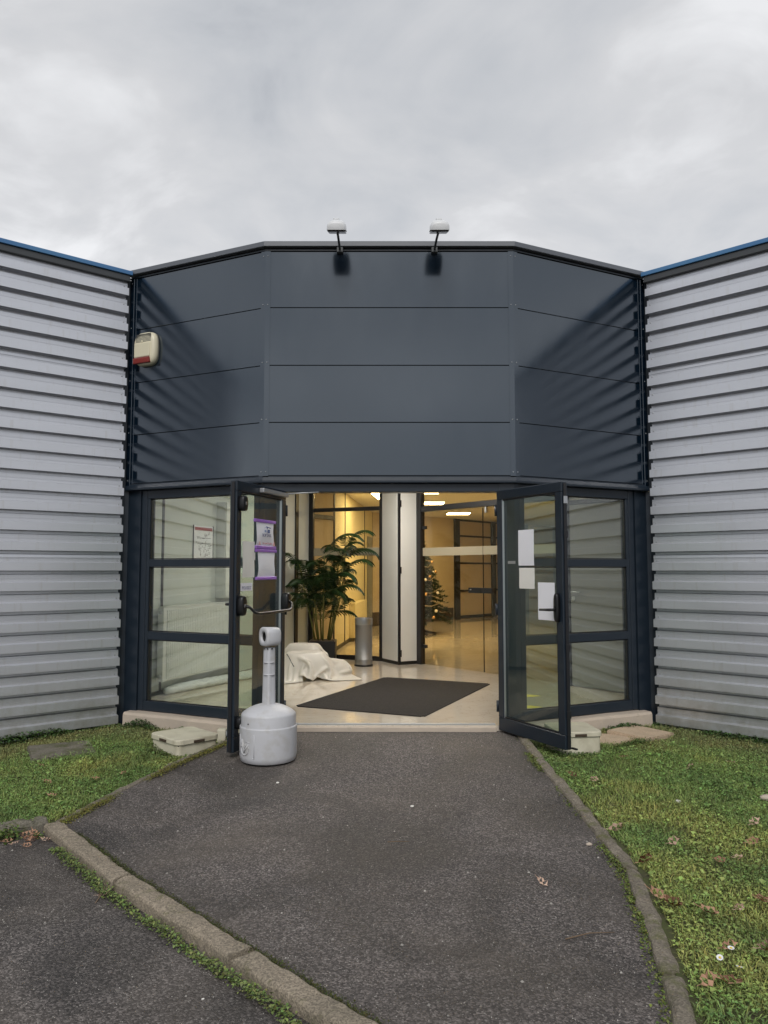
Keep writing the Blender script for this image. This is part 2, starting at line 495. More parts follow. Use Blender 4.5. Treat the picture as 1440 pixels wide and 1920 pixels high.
IN_L = [(1.9, .75), (2.878, -.229), (3.179, -.547), (3.901, -1.265), (4.718, -1.961), (4.814, -1.917), (5.422, -1.762), (5.994, -1.586), (6.571, -1.36), (7.2, -1.2)]
def ip(tab, y): return np.interp(y, [t[0] for t in tab], [t[1] for t in tab])

# ------------------------------------------------------------------ ground
def sheet(name, rows, mat, kind='structure'):
    nr, nc = len(rows), len(rows[0])
    vs = [p for r in rows for p in r]
    fs = [(i * nc + j, i * nc + j + 1, (i + 1) * nc + j + 1, (i + 1) * nc + j) for i in range(nr - 1) for j in range(nc - 1)]
    me = bpy.data.meshes.new(name); me.from_pydata(vs, [], fs); me.update()
    o = link(name, me, mat, smooth=True)
    return tag(o, kind=kind)
g = sheet('ground', [[(x, y, -.30) for x in (-300, 300)] for y in (-300, 300)], 'far_ground')
rows = []
for y in np.linspace(-26, 5.2, 60):
    rows.append([(x, y, Z_LOT + .012 * (fbm(x, y, .6) - .5)) for x in np.linspace(-26, 26, 90)])
sheet('parking_lot', rows, 'asphalt_lot')
rows = []
for y in np.linspace(1.9, 7.15, 90):
    a, b = ip(IN_L, y) - .01, ip(IN_R, y) + .01
    rows.append([(x, y, Gp(y) + .010 * (fbm(x, y, 1.2) - .5)) for x in np.linspace(a, b, 40)])
sheet('path', rows, 'asphalt_path')
LOTK = [(-6.5, 2.14), (-2.236, 4.606), (-2.03, 4.72)]     # kerb line of the left lawn
def lawn_z(x, y): return Z_LAWN + .03 * (fbm(x, y, .8) - .5) - .05 * np.clip((np.abs(x) - 2.3) / 1.0, 0, 1)
rows = []
for y in np.linspace(1.2, 9.2, 70):
    a = float(ip(OUT_R, max(y, 1.9))) - .02
    rows.append([(x, y, float(lawn_z(x, y))) for x in np.concatenate([np.linspace(a, 4.5, 40), np.linspace(5, 9, 6)])])
sheet('lawn', rows, 'soil')
def left_lawn_front(x): return np.interp(x, [p[0] for p in LOTK] + [-1.9], [p[1] for p in LOTK] + [4.75])
def left_edge_x(y): return np.interp(y, [4.7, 4.814, 5.422, 5.994, 6.571, 7.2], [-2.0, -1.955, -1.80, -1.625, -1.40, -1.24])
rows = []
for f in np.linspace(0, 1, 60):
    r = []
    for x in np.concatenate([np.linspace(-6.5, -4, 6), np.linspace(-3.8, -1.22, 40)]):
        y0 = float(left_lawn_front(x)) if x < -2.03 else float(np.interp(x, [-2.03, -1.955, -1.80, -1.625, -1.40, -1.22], [4.72, 4.814, 5.422, 5.994, 6.571, 7.25]))
        y = y0 + f * (9.2 - y0)
        r.append((float(x), y, float(lawn_z(x, y))))
    rows.append(r)
sheet('lawn', rows, 'soil')

# kerb stones and edging
def stone_run(name, pts, w, z0, zt, mat, parent, gap=.006, rough=.006, bev=.014, seg=10, side=1):
    """one stone along pts[0]..pts[1] (left/top edge line), width w to the given side"""
    a, b = Vector(pts[0]), Vector(pts[1])
    t = (b - a).normalized(); n = Vector((-t.y, t.x)) * side
    a = a + t * gap; b = b - t * gap
    ln = (b - a).length; k = max(2, int(ln / .025))
    bm = bmesh.new(); rings = []
    for i in range(k + 1):
        f = i / k
        c = a.lerp(b, f)
        zz = zt(c.y) if callable(zt) else zt
        sec = [(0, z0), (0, zz - bev), (bev * .35, zz - bev * .3), (bev, zz), (w * .5, zz + .002), (w - bev, zz), (w - bev * .3, zz - bev * .4), (w, zz - bev), (w, z0)]
        ring = []
        for d, z in sec:
            q = c + n * d
            j = Vector((mnoise.noise(Vector((q.x * 9, q.y * 9, z * 9))), mnoise.noise(Vector((q.x * 9, q.y * 9, z * 9 + 7))), mnoise.noise(Vector((q.x * 11, q.y * 11, z * 9 + 3))) + .6 * mnoise.noise(Vector((q.x * 37, q.y * 37, z * 30))))) * rough
            if f in (0, 1): j = j * 1.5 + Vector((t.x, t.y, 0)) * (rough * (1 if f == 0 else -1)) * (1 if z > zz - bev * .5 else 0)
            ring.append(bm.verts.new((q.x + j.x, q.y + j.y, z + j.z)))
        rings.append(ring)
    m = len(sec)
    for r0, r1 in zip(rings, rings[1:]):
        for i in range(m - 1): bm.faces.new((r0[i], r0[i + 1], r1[i + 1], r1[i]))
    bm.faces.new(rings[0]); bm.faces.new(rings[-1])
    return obj(name, bm, mat, parent, smooth=False)
kerb = thing('kerb', 'weathered concrete kerb running diagonally between the path and the lower parking asphalt', 'kerb', (0, 0, 0))
KP = [(-2.03, 4.70), (-1.322, 3.87), (-.595, 3.12), (.118, 2.40), (.83, 1.69), (1.54, .98)]
# outer (left) top edge of the kerb in the picture; width about 9 cm towards the path
for i in range(len(KP) - 1):
    q = (KP[i], KP[i + 1])
    stone_run('kerb_stone', q, .105, -.3, -.098 + (0.004 if i % 2 else 0), 'kerb_concrete', kerb, gap=.008, rough=.009, side=1)
lk = thing('kerb', 'rough lichen-spotted kerb along the front of the left lawn', 'kerb', (0, 0, 0))
for a_, b_ in (((-2.00, 4.742), (-2.6, 4.396)), ((-2.6, 4.396), (-3.5, 3.876)), ((-3.5, 3.876), (-4.4, 3.356)), ((-4.4, 3.356), (-5.3, 2.836))):
    stone_run('kerb_stone', (a_, b_), .13, -.3, -.085, 'old_concrete', lk, rough=.02, bev=.03, side=-1)
ed = thing('path_edging', 'narrow concrete edging between the path and the right lawn, bending halfway', 'edging', (0, 0, 0))
ys = [7.02, 6.05, 5.05, 4.03, 3.02, 2.05]
for y0, y1 in zip(ys, ys[1:]):
    stone_run('edging_stone', ((float(ip(IN_R, y0)), y0), (float(ip(IN_R, y1)), y1)), .082, -.3, (lambda y: Gp(y) + .022), 'edging_concrete', ed, gap=.007, rough=.012, bev=.02, side=1)
ed2 = thing('path_edging', 'mossy concrete edging between the path and the left lawn', 'edging', (0, 0, 0))
EL = [(-1.30, 6.72), (-1.586, 5.994), (-1.762, 5.422), (-1.955, 4.74)]
for a_, b_ in zip(EL, EL[1:]):
    stone_run('edging_stone', (a_, b_), .06, -.3, (lambda y: Gp(y) + .012), 'edging_concrete', ed2, gap=.004, rough=.008, bev=.015, side=-1)

# ------------------------------------------------------------------ the building
bld = thing('building', 'low commercial building with grey ribbed metal wings and dark blue entrance bay', 'building', (0, 0, 0))
fF, fL, fR = Fr(A, B), Fr(A, LO), Fr(B, RO)
wL, wR = Fr(LO, LE), Fr(RO, RE)

# wings: ribbed steel sheets
PITCH = .187
def wing(fr, label):
    w = fr.box('wing_wall', .02, fr.len, -.22, -.02, -.35, 4.33, 'base_concrete', bld, bev=0)
    w['label'] = label
    z = 4.352
    prof = [(.0, 0), (.0, .030), (.002, .032), (.002, .036), (.0, .038), (.0, .060), (.045, .070), (.045, .146), (-.042, .152), (-.042, .176), (.0, .183), (.0, .187)]
    nrib = [5, 5, 5, 5, 4]
    for k, n in enumerate(nrib):
        pts = []
        for i in range(n):
            for d, dz in (prof[:-1]):
                pts.append((d + .052 + .0028 * ((len(nrib) - k) % 2), z - dz))
            z -= PITCH
        pts.append((pts[-1][0] + .003, z - .022 if k < len(nrib) - 1 else z - .012))
        bm = bmesh.new()
        ss = np.linspace(.052, fr.len, 12)
        fv = [[bm.verts.new(fr.p(s, d, zz)) for d, zz in pts] for s in ss]
        for a_, b_ in zip(fv, fv[1:]):
            for i in range(len(pts) - 1): bm.faces.new((a_[i], a_[i + 1], b_[i + 1], b_[i]))
        # turned-back sheet edge so the sheet end has thickness
        bk = [bm.verts.new(fr.p(.055, d - .002, zz)) for d, zz in pts]
        for i in range(len(pts) - 1): bm.faces.new((fv[0][i], bk[i], bk[i + 1], fv[0][i + 1]))
        obj('cladding_sheet', bm, 'cladding', w)
    # screws, two rows
    bm = bmesh.new()
    zz = 4.352 - .047
    for i in range(24):
        for s in (.085, 1.55, 3.1):
            bmesh.ops.create_uvsphere(bm, u_segments=8, v_segments=5, radius=.0075, matrix=Matrix.Translation(fr.p(s, .054, zz)))
        zz -= PITCH
    o = obj('screws', bm, 'galva', w, smooth=True); o['kind'] = 'stuff'
    # flashing under the coping, blue coping
    def strip(name, d0, d1, z0, z1, mat, s0=.03):
        return fr.box(name, s0, fr.len, d0, d1, z0, z1, mat, w, bev=.004)
    strip('head_flashing', -.01, .10, 4.352, 4.416, 'dark_flashing', .04)
    strip('coping', -.25, .117, 4.418, 4.462, 'blue_coping', .02)
    # dark closure behind the sheet ends
    fr.box('closure_strip', .004, .12, -.018, .005, -.13, 4.32, 'navy_frame', w, bev=0)
    return w
wing(wL, 'left wing of light grey horizontal ribbed metal with a blue roof edge')
wing(wR, 'right wing of light grey horizontal ribbed metal with a blue roof edge')

for f1, wf in ((fL, wL), (fR, wR)):
    q = Vector(f1.p(f1.len, 0, 0)[:2])
    prism('corner_filler', [f1.p(f1.len - .17, -.022, 0)[:2], f1.p(f1.len - .012, -.022, 0)[:2], wf.p(.012, -.019, 0)[:2], wf.p(.19, -.019, 0)[:2], wf.p(.10, -.40, 0)[:2]], 2.21, 4.404, 'navy_frame', bld)
    wf.box('corner_flashing', .002, .052, -.0185, .012, 2.21, 4.404, 'navy_frame', bld, bev=.003)

# fascia
fas = sweep('fascia_backing', [LO, A, B, RO], [(-.16, ZF0 + .01), (-.016, ZF0 + .01), (-.016, 4.42), (-.16, 4.42)], 'shadow_gap', bld)
zs = [2.275, 2.773, 3.312, 3.863, 4.405]
for fr, s0, s1 in ((fF, .045, fF.len - .045), (fL, .045, fL.len - .065), (fR, .045, fR.len - .065)):
    for a_, b_ in zip(zs, zs[1:]):
        fr.box('fascia_panel', s0, s1, -.015, 0, a_ + .004, b_ - .003, 'navy_panel', fas, bev=.0012)
# folded corner trims and end trims
def corner_trim(P, f1, f2, a1, a2, w=.05):
    bm = bmesh.new()
    k = Vector(P)
    n = (f1.n + f2.n); n = n / (1 + f1.n.dot(f2.n))
    pts = [f1.p(a1, .0, 0), f1.p(a1, .006, 0), None, f2.p(a2, .006, 0), f2.p(a2, .0, 0)]
    pts[2] = (k.x + n.x * .006, k.y + n.y * .006, 0)
    lo = [bm.verts.new((p[0], p[1], ZF0 + .012)) for p in pts]; hi = [bm.verts.new((p[0], p[1], 4.412)) for p in pts]
    for i in range(4): bm.faces.new((lo[i], lo[i + 1], hi[i + 1], hi[i]))
    return obj('corner_trim', bm, 'navy_panel', fas)
corner_trim(A, fF, fL, .047, .047)
corner_trim(B, fF, fR, fF.len - .047, .047)
for P, f1, wf in ((LO, fL, wL), (RO, fR, wR)):
    f1.box('end_trim', f1.len - .063, f1.len - .012, -.01, .008, ZF0 + .012, 4.412, 'navy_panel', fas, bev=.003)
    f1.box('end_trim', f1.len - .095, f1.len - .066, -.012, .004, ZF0 + .012, 4.412, 'navy_panel', fas, bev=.002)
sweep('coping', [LO, A, B, RO], [(-.25, 4.437), (.045, 4.437), (.05, 4.441), (.05, 4.482), (.046, 4.487), (-.25, 4.487)], 'navy_coping', fas)
sweep('coping_lip', [LO, A, B, RO], [(-.012, 4.409), (.012, 4.409), (.012, 4.422), (-.012, 4.422)], 'navy_frame', fas)
sweep('drip_flashing', [LO, A, B, RO], [(-.16, 2.208), (.022, 2.208), (.024, 2.214), (.024, 2.228), (.006, 2.262), (.006, 2.272), (-.012, 2.272), (-.012, 2.23), (-.16, 2.23)], 'navy_frame', fas)
# rivets on the trims
bm = bmesh.new()
for f1, ss in ((fF, (.022, fF.len - .022)), (fL, (.022, fL.len - .035)), (fR, (.022, fR.len - .035))):
    for s in ss:
        for z in (2.31, 2.80, 3.34, 3.89, 4.36):
            bmesh.ops.create_uvsphere(bm, u_segments=6, v_segments=4, radius=.006, matrix=Matrix.Translation(f1.p(s, .0065, z)))
o = obj('rivets', bm, 'galva', fas); o['kind'] = 'stuff'

# roof, rear walls, floor, ceiling
prism('roof', [(LE[0], LE[1] + .12), (LO[0], LO[1] + .12), (A[0], A[1] + .12), (B[0], B[1] + .12), (RO[0], RO[1] + .12), (RE[0], RE[1] + .12), (9, 14), (9, 26.5), (-9, 26.5), (-9, 12)], 4.30, 4.395, 'dark_flashing', bld)
for k, (a_, b_) in enumerate(((LE, (-9, 12)), ((-9, 12), (-9, 26.5)), ((-9, 26.5), (9, 26.5)), ((9, 26.5), (9, 14)), ((9, 14), RE))):
    f1 = Fr(a_, b_, (0, 16)); f1.box('outer_wall', 0, f1.len, -.2, 0, -.35, 4.295, 'base_concrete', bld, bev=0)
inset = lambda P, f1, f2, d: tuple(Vector(P) + (f1.n + f2.n) / (1 + f1.n.dot(f2.n)) * d)
pA, pB = inset(A, fF, fL, -.02), inset(B, fF, fR, -.02)
flr = prism('lobby_floor', [fL.p(fL.len, -.09, 0)[:2], inset(A, fF, fL, -.03), inset(B, fF, fR, -.03), fR.p(fR.len, -.09, 0)[:2], (7.0, 9.6), (7.0, 26.2), (-3.4, 26.2), (-3.4, 8.9)], -.3, 0, 'lobby_floor', bld)
flr['label'] = 'polished beige lobby floor'
prism('ceiling', [fL.p(fL.len, -.17, 0)[:2], inset(A, fF, fL, -.17), inset(B, fF, fR, -.17), fR.p(fR.len, -.17, 0)[:2], (7.0, 9.6), (7.0, 26.2), (-3.4, 26.2), (-3.4, 8.9)], 2.86, 2.95, 'ceiling_white', bld)
fF.box('threshold', .2, fF.len - .2, -.028, .012, -.30, -.006, 'plinth_concrete', bld, bev=.006)
fF.box('door_track', .22, fF.len - .2, -.10, -.06, .0005, .012, 'galva', bld, bev=.002)

# plinths under the side windows
for f1, nm in ((fL, 1), (fR, 2)):
    bm = bmesh.new()
    n = 24; rings = []
    for i in range(n + 1):
        s = .0 + (f1.len - .11) * i / n
        sec = [(-.25, -.3), (.075, -.3), (.07, .012 - .02), (.055, .014), (-.25, .022)]
        rings.append([bm.verts.new(Vector(f1.p(s, d, z)) + Vector((0, 0, .006 * mnoise.noise(Vector((s * 3, d * 8, nm * 5)))))) for d, z in sec])
    for a_, b_ in zip(rings, rings[1:]):
        for j in range(4): bm.faces.new((a_[j], a_[j + 1], b_[j + 1], b_[j]))
    bm.faces.new(rings[0]); bm.faces.new(rings[-1])
    obj('plinth', bm, 'plinth_concrete', bld)

# corner posts (at the front corners and where the bay meets the wings)
def post(poly, z0=-.16, z1=2.206): return prism('corner_post', poly, z0, z1, 'navy_frame', bld)
for f1, wf in ((fL, wL), (fR, wR)):
    post([f1.p(1.50, -.03, 0)[:2], f1.p(f1.len - .02, -.03, 0)[:2], wf.p(.05, -.015, 0)[:2], wf.p(.05, -.2, 0)[:2], f1.p(f1.len, -.25, 0)[:2], f1.p(1.50, -.20, 0)[:2]])
    f1.box('corner_post', 1.432, 1.498, -.17, -.045, .024, 2.206, 'navy_frame', bld, bev=.004)
HL, HR = -.90, 1.034   # hinge lines
post([(HL - .035, 7.085), (A[0] + .01, 7.085), fL.p(.06, -.03, 0)[:2], fL.p(.09, -.20, 0)[:2], (HL - .035, 7.23)], -.04)
post([(HR + .035, 7.085), (B[0] - .01, 7.085), fR.p(.06, -.03, 0)[:2], fR.p(.09, -.20, 0)[:2], (HR + .035, 7.23)], -.04)
# head of the door opening
fF.box('door_head', .06, fF.len - .06, -.17, -.03, 2.128, 2.206, 'navy_frame', bld, bev=.004)

# side windows: frame with two transoms and three panes
for f1, lab in ((fL, 'left'), (fR, 'right')):
    s0, s1 = .075, 1.431
    bm = bmesh.new()
    w = f1.box('window', s0, s1, -.12, -.05, 2.122, 2.205, 'navy_frame', bld, bev=.003)
    f1.box('sill_rail', s0, s1, -.12, -.05, .024, .118, 'navy_frame', w)
    f1.box('stile', s0, s0 + .06, -.12, -.05, .120, 2.120, 'navy_frame', w)
    f1.box('stile', s1 - .036, s1, -.12, -.05, .120, 2.120, 'navy_frame', w)
    for z0, z1 in ((1.437, 1.512), (.718, .797)):
        f1.box('transom', s0 + .062, s1 - .037, -.12, -.05, z0, z1, 'navy_frame', w)
    for z0, z1 in ((.120, .716), (.799, 1.435), (1.514, 2.120)):
        f1.box('pane', s0 + .062, s1 - .037, -.088, -.080, z0, z1, 'window_glass', w, bev=0)
        for gz0, gz1 in ((z0, z0 + .008), (z1 - .008, z1)):
            f1.box('gasket', s0 + .062, s1 - .037, -.079, -.068, gz0, gz1, 'gasket', w, bev=0)
        for a_, b_ in ((s0 + .062, s0 + .07), (s1 - .044, s1 - .037)):
            f1.box('gasket', a_, b_, -.079, -.066, z0 + .009, z1 - .009, 'gasket', w, bev=0)

# ------------------------------------------------------------------ entrance doors, both swung wide open
def door_leaf(H, Fp, label):
    f1 = Fr(H, Fp, (0, 5.5))
    L_ = f1.len
    zb, zt = -.028, 2.13
    ht, ft, tr, br = .075, .078, .082, .115
    d = f1.box('entrance_door', 0, L_, -.062, 0, zt - tr, zt, 'navy_frame', bld, bev=.004)
    d['label'] = label
    f1.box('bottom_rail', 0, L_, -.062, 0, zb, zb + br, 'navy_frame', d, bev=.004)
    f1.box('hinge_stile', 0, ht, -.062, 0, zb + br + .001, zt - tr - .001, 'navy_frame', d, bev=.004)
    f1.box('lock_stile', L_ - ft, L_, -.062, 0, zb + br + .001, zt - tr - .001, 'navy_frame', d, bev=.004)
    f1.box('edge_rebate', L_ + .0005, L_ + .012, -.045, -.018, zb + .01, zt - .012, 'black_frame', d, bev=.002)
    f1.box('pane', ht + .001, L_ - ft - .001, -.036, -.028, zb + br + .001, zt - tr - .001, 'door_glass', d, bev=0)
    # glazing beads catch the light
    z0, z1 = zb + br + .001, zt - tr - .001
    for a_, b_, c_, e_, m_ in ((ht + .001, ht + .006, z0, z1, 'steel'), (L_ - ft - .012, L_ - ft - .001, z0, z1, 'gasket')):
        f1.box('glazing_bead', a_, b_, -.027, -.006, c_, e_, m_, d, bev=.002)
    f1.box('glazing_bead', ht + .011, L_ - ft - .013, -.027, -.008, z1 - .012, z1, 'gasket', d, bev=0)
    f1.box('glazing_bead', ht + .011, L_ - ft - .013, -.027, -.008, z0, z0 + .012, 'gasket', d, bev=0)
    for z in (.18, 1.05, 1.95):
        bm = bmesh.new()
        c = Vector(f1.p(-.018, -.005, 0))
        tube_bm(bm, [(c.x, c.y, z - .05), (c.x, c.y, z + .05)], .013, 10)
        obj('hinge', bm, 'navy_frame', d, smooth=True)
    return d, f1
dl, fdl = door_leaf((HL, 7.05), (-1.183, 6.165), 'left entrance door leaf with panic bar, swung open outwards')
dr, fdr = door_leaf((HR, 7.05), (1.448, 6.256), 'right entrance door leaf with lever handle, swung open outwards')

def rounded_plate(f1, name, s, z, w, h, d0, d1, mat, parent, n=20, sq=3.2):
    bm = bmesh.new()
    rings = []
    for d, k in ((d0, 1), (d1 - .008, 1), (d1 - .002, .93), (d1, .8)):
        ring = []
        for i in range(n):
            a_ = 2 * math.pi * i / n
            cx, sx = math.cos(a_), math.sin(a_)
            ring.append(bm.verts.new(f1.p(s + k * w / 2 * math.copysign(abs(cx) ** (2 / sq), cx), d, z + k * h / 2 * math.copysign(abs(sx) ** (2 / sq), sx))))
        rings.append(ring)
    for a_, b_ in zip(rings, rings[1:]):
        for i in range(n): bm.faces.new((a_[i], a_[(i + 1) % n], b_[(i + 1) % n], b_[i]))
    bm.faces.new(rings[0]); bm.faces.new(rings[-1])
    return obj(name, bm, mat, parent, smooth=True)
# panic hardware on the left leaf
Ld = fdl.len
for z, h in ((1.12, .16), (1.945, .125), (.20, .10)):
    rounded_plate(fdl, 'lock_case', Ld - .052, z, .085, h, .001, .055, 'black_plastic', dl)
    fdl.box('bolt_plate', Ld - .062, Ld - .042, .056, .059, z - .012, z + .012, 'steel', dl, bev=.001)
rounded_plate(fdl, 'lock_case', .045, 1.12, .085, .16, .001, .06, 'black_plastic', dl)
bp = [fdl.p(Ld - .06, .055, 1.12), fdl.p(Ld - .085, .085, 1.105), fdl.p(Ld - .13, .105, 1.065), fdl.p(Ld - .19, .11, 1.05), fdl.p(.30, .11, 1.05), fdl.p(.14, .11, 1.052), fdl.p(.09, .105, 1.07), fdl.p(.055, .085, 1.11), fdl.p(.045, .055, 1.125)]
tube('panic_bar', bp, .0125, 'black_plastic', dl, 12)
tube('pull_handle', [fdl.p(Ld - .05, -.06, 1.13), fdl.p(Ld - .05, -.11, 1.13), fdl.p(Ld - .12, -.115, 1.13)], .011, 'black_plastic', dl, 10)
fdl.box('door_closer', .04, .54, .001, .045, 2.066, 2.104, 'galva', dl, bev=.006, seg=2)
tube('closer_arm', [fdl.p(.05, .03, 2.098), (-.74, 6.99, 2.108), (-.60, 7.02, 2.118)], .006, 'galva', dl, 8)
# lever set on the right leaf
Rd = fdr.len
rounded_plate(fdr, 'lock_case', Rd - .058, 1.10, .05, .235, .001, .035, 'black_plastic', dr)
tube('lever_handle', [fdr.p(Rd - .058, .03, 1.085), fdr.p(Rd - .058, .068, 1.085), fdr.p(Rd - .075, .078, 1.084), fdr.p(Rd - .20, .078, 1.08)], [.012, .011, .012, .010], 'black_plastic', dr, 10)
for z in (1.98, 1.70, .78, .25):
    fdr.box('bolt_plate', Rd + .0125, Rd + .017, -.052, -.012, z - .03, z + .03, 'steel' if z > 1.9 else 'black_frame', dr, bev=.001)
fdr.box('door_stop', Rd - .01, Rd + .05, -.085, -.063, -.025, -.012, 'black_frame', dr, bev=.002)

# ------------------------------------------------------------------ interior
W0, W1 = (-2.62, 8.63), (-1.22, 12.5)
fw = Fr(W0, W1, (0, 9))
lw = fw.box('lobby_wall', -.80, fw.len, -.10, 0, .001, 2.858, 'wall_pale', bld, bev=0)
fw.box('wall_joint', .205, .245, .0005, .008, .0, 2.855, 'black_frame', lw, bev=.001)
fw.box('wall_joint', 3.60, 3.70, .0005, .02, .0, 2.855, 'black_frame', lw, bev=.001)
fw.box('skirting', -.79, 3.59, .0005, .012, .001, .045, 'dark_flashing', lw, bev=.001)
f1 = Fr((3.40, 8.12), (3.02, 7.70), (0, 9)); f1.box('lobby_wall', .0, f1.len, -.10, -.0, 0.001, 2.858, 'wall_cream', bld, bev=0)
# right wall with a grey door
V0, V1 = (2.277, 9.485), (2.834, 8.806)
fv = Fr(V0, V1, (0, 8))
rw = fv.box('lobby_wall', .0, 1.75, -.12, -.02, .001, 2.858, 'wall_cream', bld, bev=0)
idoor = fv.box('side_door', .03, .93, -.018, .02, .012, 2.20, 'door_grey', bld, bev=.003)
fv.box('frame_stile', -.03, .025, -.015, .03, .001, 2.26, 'black_frame', rw, bev=.002)
fv.box('frame_stile', .935, .985, -.015, .03, .001, 2.26, 'black_frame', rw, bev=.002)
fv.box('frame_head', .026, .934, -.015, .03, 2.205, 2.26, 'black_frame', rw, bev=.002)
tube('handle', [fv.p(.075, .02, 1.14), fv.p(.075, .065, 1.14), fv.p(.20, .068, 1.14)], .010, 'steel', idoor, 10)
bm = bmesh.new(); tube_bm(bm, [fv.p(.075, .02, 1.06), fv.p(.075, .028, 1.06)], .026, 16); obj('lock_rose', bm, 'steel', idoor)
# glazed partition, left (behind the palm)
C0, C1 = (-1.22, 12.5), (-.025, 12.0)
fp = Fr(C0, C1, (0, 8))
pw = fp.box('glass_partition', 0, fp.len, -.05, 0, .001, .07, 'black_frame', bld, bev=.002)
fp.box('stile', .0, .075, -.05, .01, .071, 2.857, 'black_frame', pw, bev=.002)
fp.box('stile', fp.len - .05, fp.len, -.05, .01, .071, 2.857, 'black_frame', pw, bev=.002)
fp.box('transom', .076, fp.len - .051, -.05, .005, 2.34, 2.40, 'black_frame', pw, bev=.002)
fp.box('pane', .076, fp.len - .051, -.032, -.024, .071, 2.339, 'hall_glass', pw, bev=0)
fp.box('pane', .076, fp.len - .051, -.032, -.024, 2.401, 2.857, 'hall_glass', pw, bev=0)
fp.box('frosted_band', .077, fp.len - .052, -.0235, -.022, 1.63, 1.755, 'frost_film', pw, bev=0)
# folded column
K0, K1, K2, K3 = (-.025, 12.0), (.221, 11.53), (.53, 11.70), (.32, 12.35)
col = prism('column', [K0, K1, K2, K3], .001, 2.857, 'black_frame', bld)
k1, k2 = Fr(K0, K1, (0, 8)), Fr(K1, K2, (0, 8))
k1.box('column_panel', .012, k1.len - .03, .001, .012, .05, 2.855, 'wall_white', col, bev=.003)
k2.box('column_panel', .030, k2.len - .012, .001, .012, .05, 2.855, 'wall_white', col, bev=.003)
for z in (.17, 1.40, 2.40):
    k2.box('column_hinge', .004, .034, .013, .03, z - .05, z + .05, 'black_frame', col, bev=.003)
# glazed double door, right
Q0, Q1 = (.564, 11.62), (2.277, 9.485)
fq = Fr(Q0, Q1, (0, 8))
gd = fq.box('glass_partition', -.09, fq.len, -.06, .02, 2.28, 2.36, 'black_frame', bld, bev=.003)
fq.box('stile', -.095, .01, -.06, .03, .001, 2.857, 'black_frame', gd, bev=.003)
fq.box('stile', fq.len - .06, fq.len - .005, -.06, .03, .001, 2.857, 'black_frame', gd, bev=.003)
for a_, b_ in ((.014, 1.262), (1.268, fq.len - .064)):
    fq.box('pane', a_, b_, -.026, -.016, .012, 2.272, 'hall_glass', gd, bev=0)
    fq.box('frosted_band', a_ + .002, b_ - .002, -.0155, -.014, 1.615, 1.735, 'frost_film', gd, bev=0)
fq.box('pane', .014, fq.len - .064, -.026, -.016, 2.361, 2.857, 'hall_glass', gd, bev=0)
fq.box('seam_seal', 1.2625, 1.2675, -.028, -.012, .012, 2.27, 'black_frame', gd, bev=0)
for z in (2.04, .27):
    fq.box('patch_hinge', .0105, .10, -.035, .004, z - .025, z + .025, 'black_frame', gd, bev=.004)
    fq.box('patch_hinge', fq.len - .19, fq.len - .062, -.035, .004, z - .025, z + .025, 'black_frame', gd, bev=.004)
fq.box('lock_box', 1.02, 1.262, -.012, .03, 1.085, 1.16, 'black_frame', gd, bev=.006, seg=2)
fq.box('lock_box', 1.268, 1.47, -.012, .03, 1.085, 1.16, 'black_frame', gd, bev=.006, seg=2)
fq.box('lock_badge', 1.05, 1.08, .031, .033, 1.125, 1.14, 'steel', gd, bev=0)
fq.box('top_patch', 1.33, 1.37, -.012, .02, 2.19, 2.275, 'steel', gd, bev=.004)
# hall behind the partitions
hl = Fr((-1.22, 12.62), (-.86, 13.3), (0.5, 14))
w = hl.box('hall_wall', 0, hl.len, -.1, 0, .001, 2.857, 'hall_wall', bld, bev=0)
hl.box('wall_joint', hl.len - .03, hl.len + .01, .0005, .012, .001, 2.856, 'black_frame', w, bev=0)
hl.box('frame_head', .02, hl.len - .04, .0005, .03, 2.26, 2.33, 'black_frame', w, bev=.003)
hc = Fr((-.86, 13.3), (-.24, 20.0), (1, 15))
w = hc.box('hall_wall', 0, hc.len, -.1, 0, .001, 2.857, 'yellow_wall', bld, bev=0)
for s in (1.25, 4.4, 6.1):
    hc.box('wall_joint', s, s + .05, .0005, .012, .001, 2.856, 'black_frame', w, bev=0)
hc.box('skirting', 0, hc.len, .0005, .01, .001, .07, 'black_frame', w, bev=0)
hc.box('wall_door', 4.95, 5.85, .0005, .03, .01, 2.2, 'door_grey', w, bev=.003)
hc.box('cupboard', 1.9, 3.9, .0005, .12, .071, .75, 'yellow_wall', w, bev=.005)
hw = Fr((-.9, 18.7), (5.7, 26.0), (2, 12))
w = hw.box('hall_wall', 0, hw.len, -.1, 0, .001, 2.857, 'hall_wall', bld, bev=0)
base_s = (Vector((1.36, 21.3)) - Vector((-.9, 18.7))).length - .05
hw.box('dado_board', base_s - 2.9, base_s + .86, .0005, .015, .001, .34, 'trunk_brown', w, bev=0)
for s0, s1 in ((.90, 1.13), (2.75, 2.96), (4.6, 4.8)):
    hw.box('frame_post', base_s + s0, base_s + s1, .0005, .06, .001, 2.856, 'black_frame', w, bev=.004)
for z0, z1 in ((.02, .10), (.78, .83), (1.57, 1.62), (2.35, 2.40), (2.80, 2.85)):
    hw.box('frame_rail', base_s + 1.131, base_s + 2.749, .0005, .04, z0, z1, 'black_frame', w, bev=.003)
    hw.box('frame_rail', base_s + 2.961, base_s + 4.599, .0005, .04, z0, z1, 'black_frame', w, bev=.003)
hr = Fr((2.43, 9.36), (6.2, 13.0), (1, 14)); hr.box('hall_wall', 0.05, hr.len, -.1, 0, .001, 2.857, 'hall_wall', bld, bev=0)
hr = Fr((6.2, 13.0), (6.2, 26.0), (1, 14)); hr.box('hall_wall', 0, hr.len, -.1, 0, .001, 2.857, 'hall_wall', bld, bev=0)

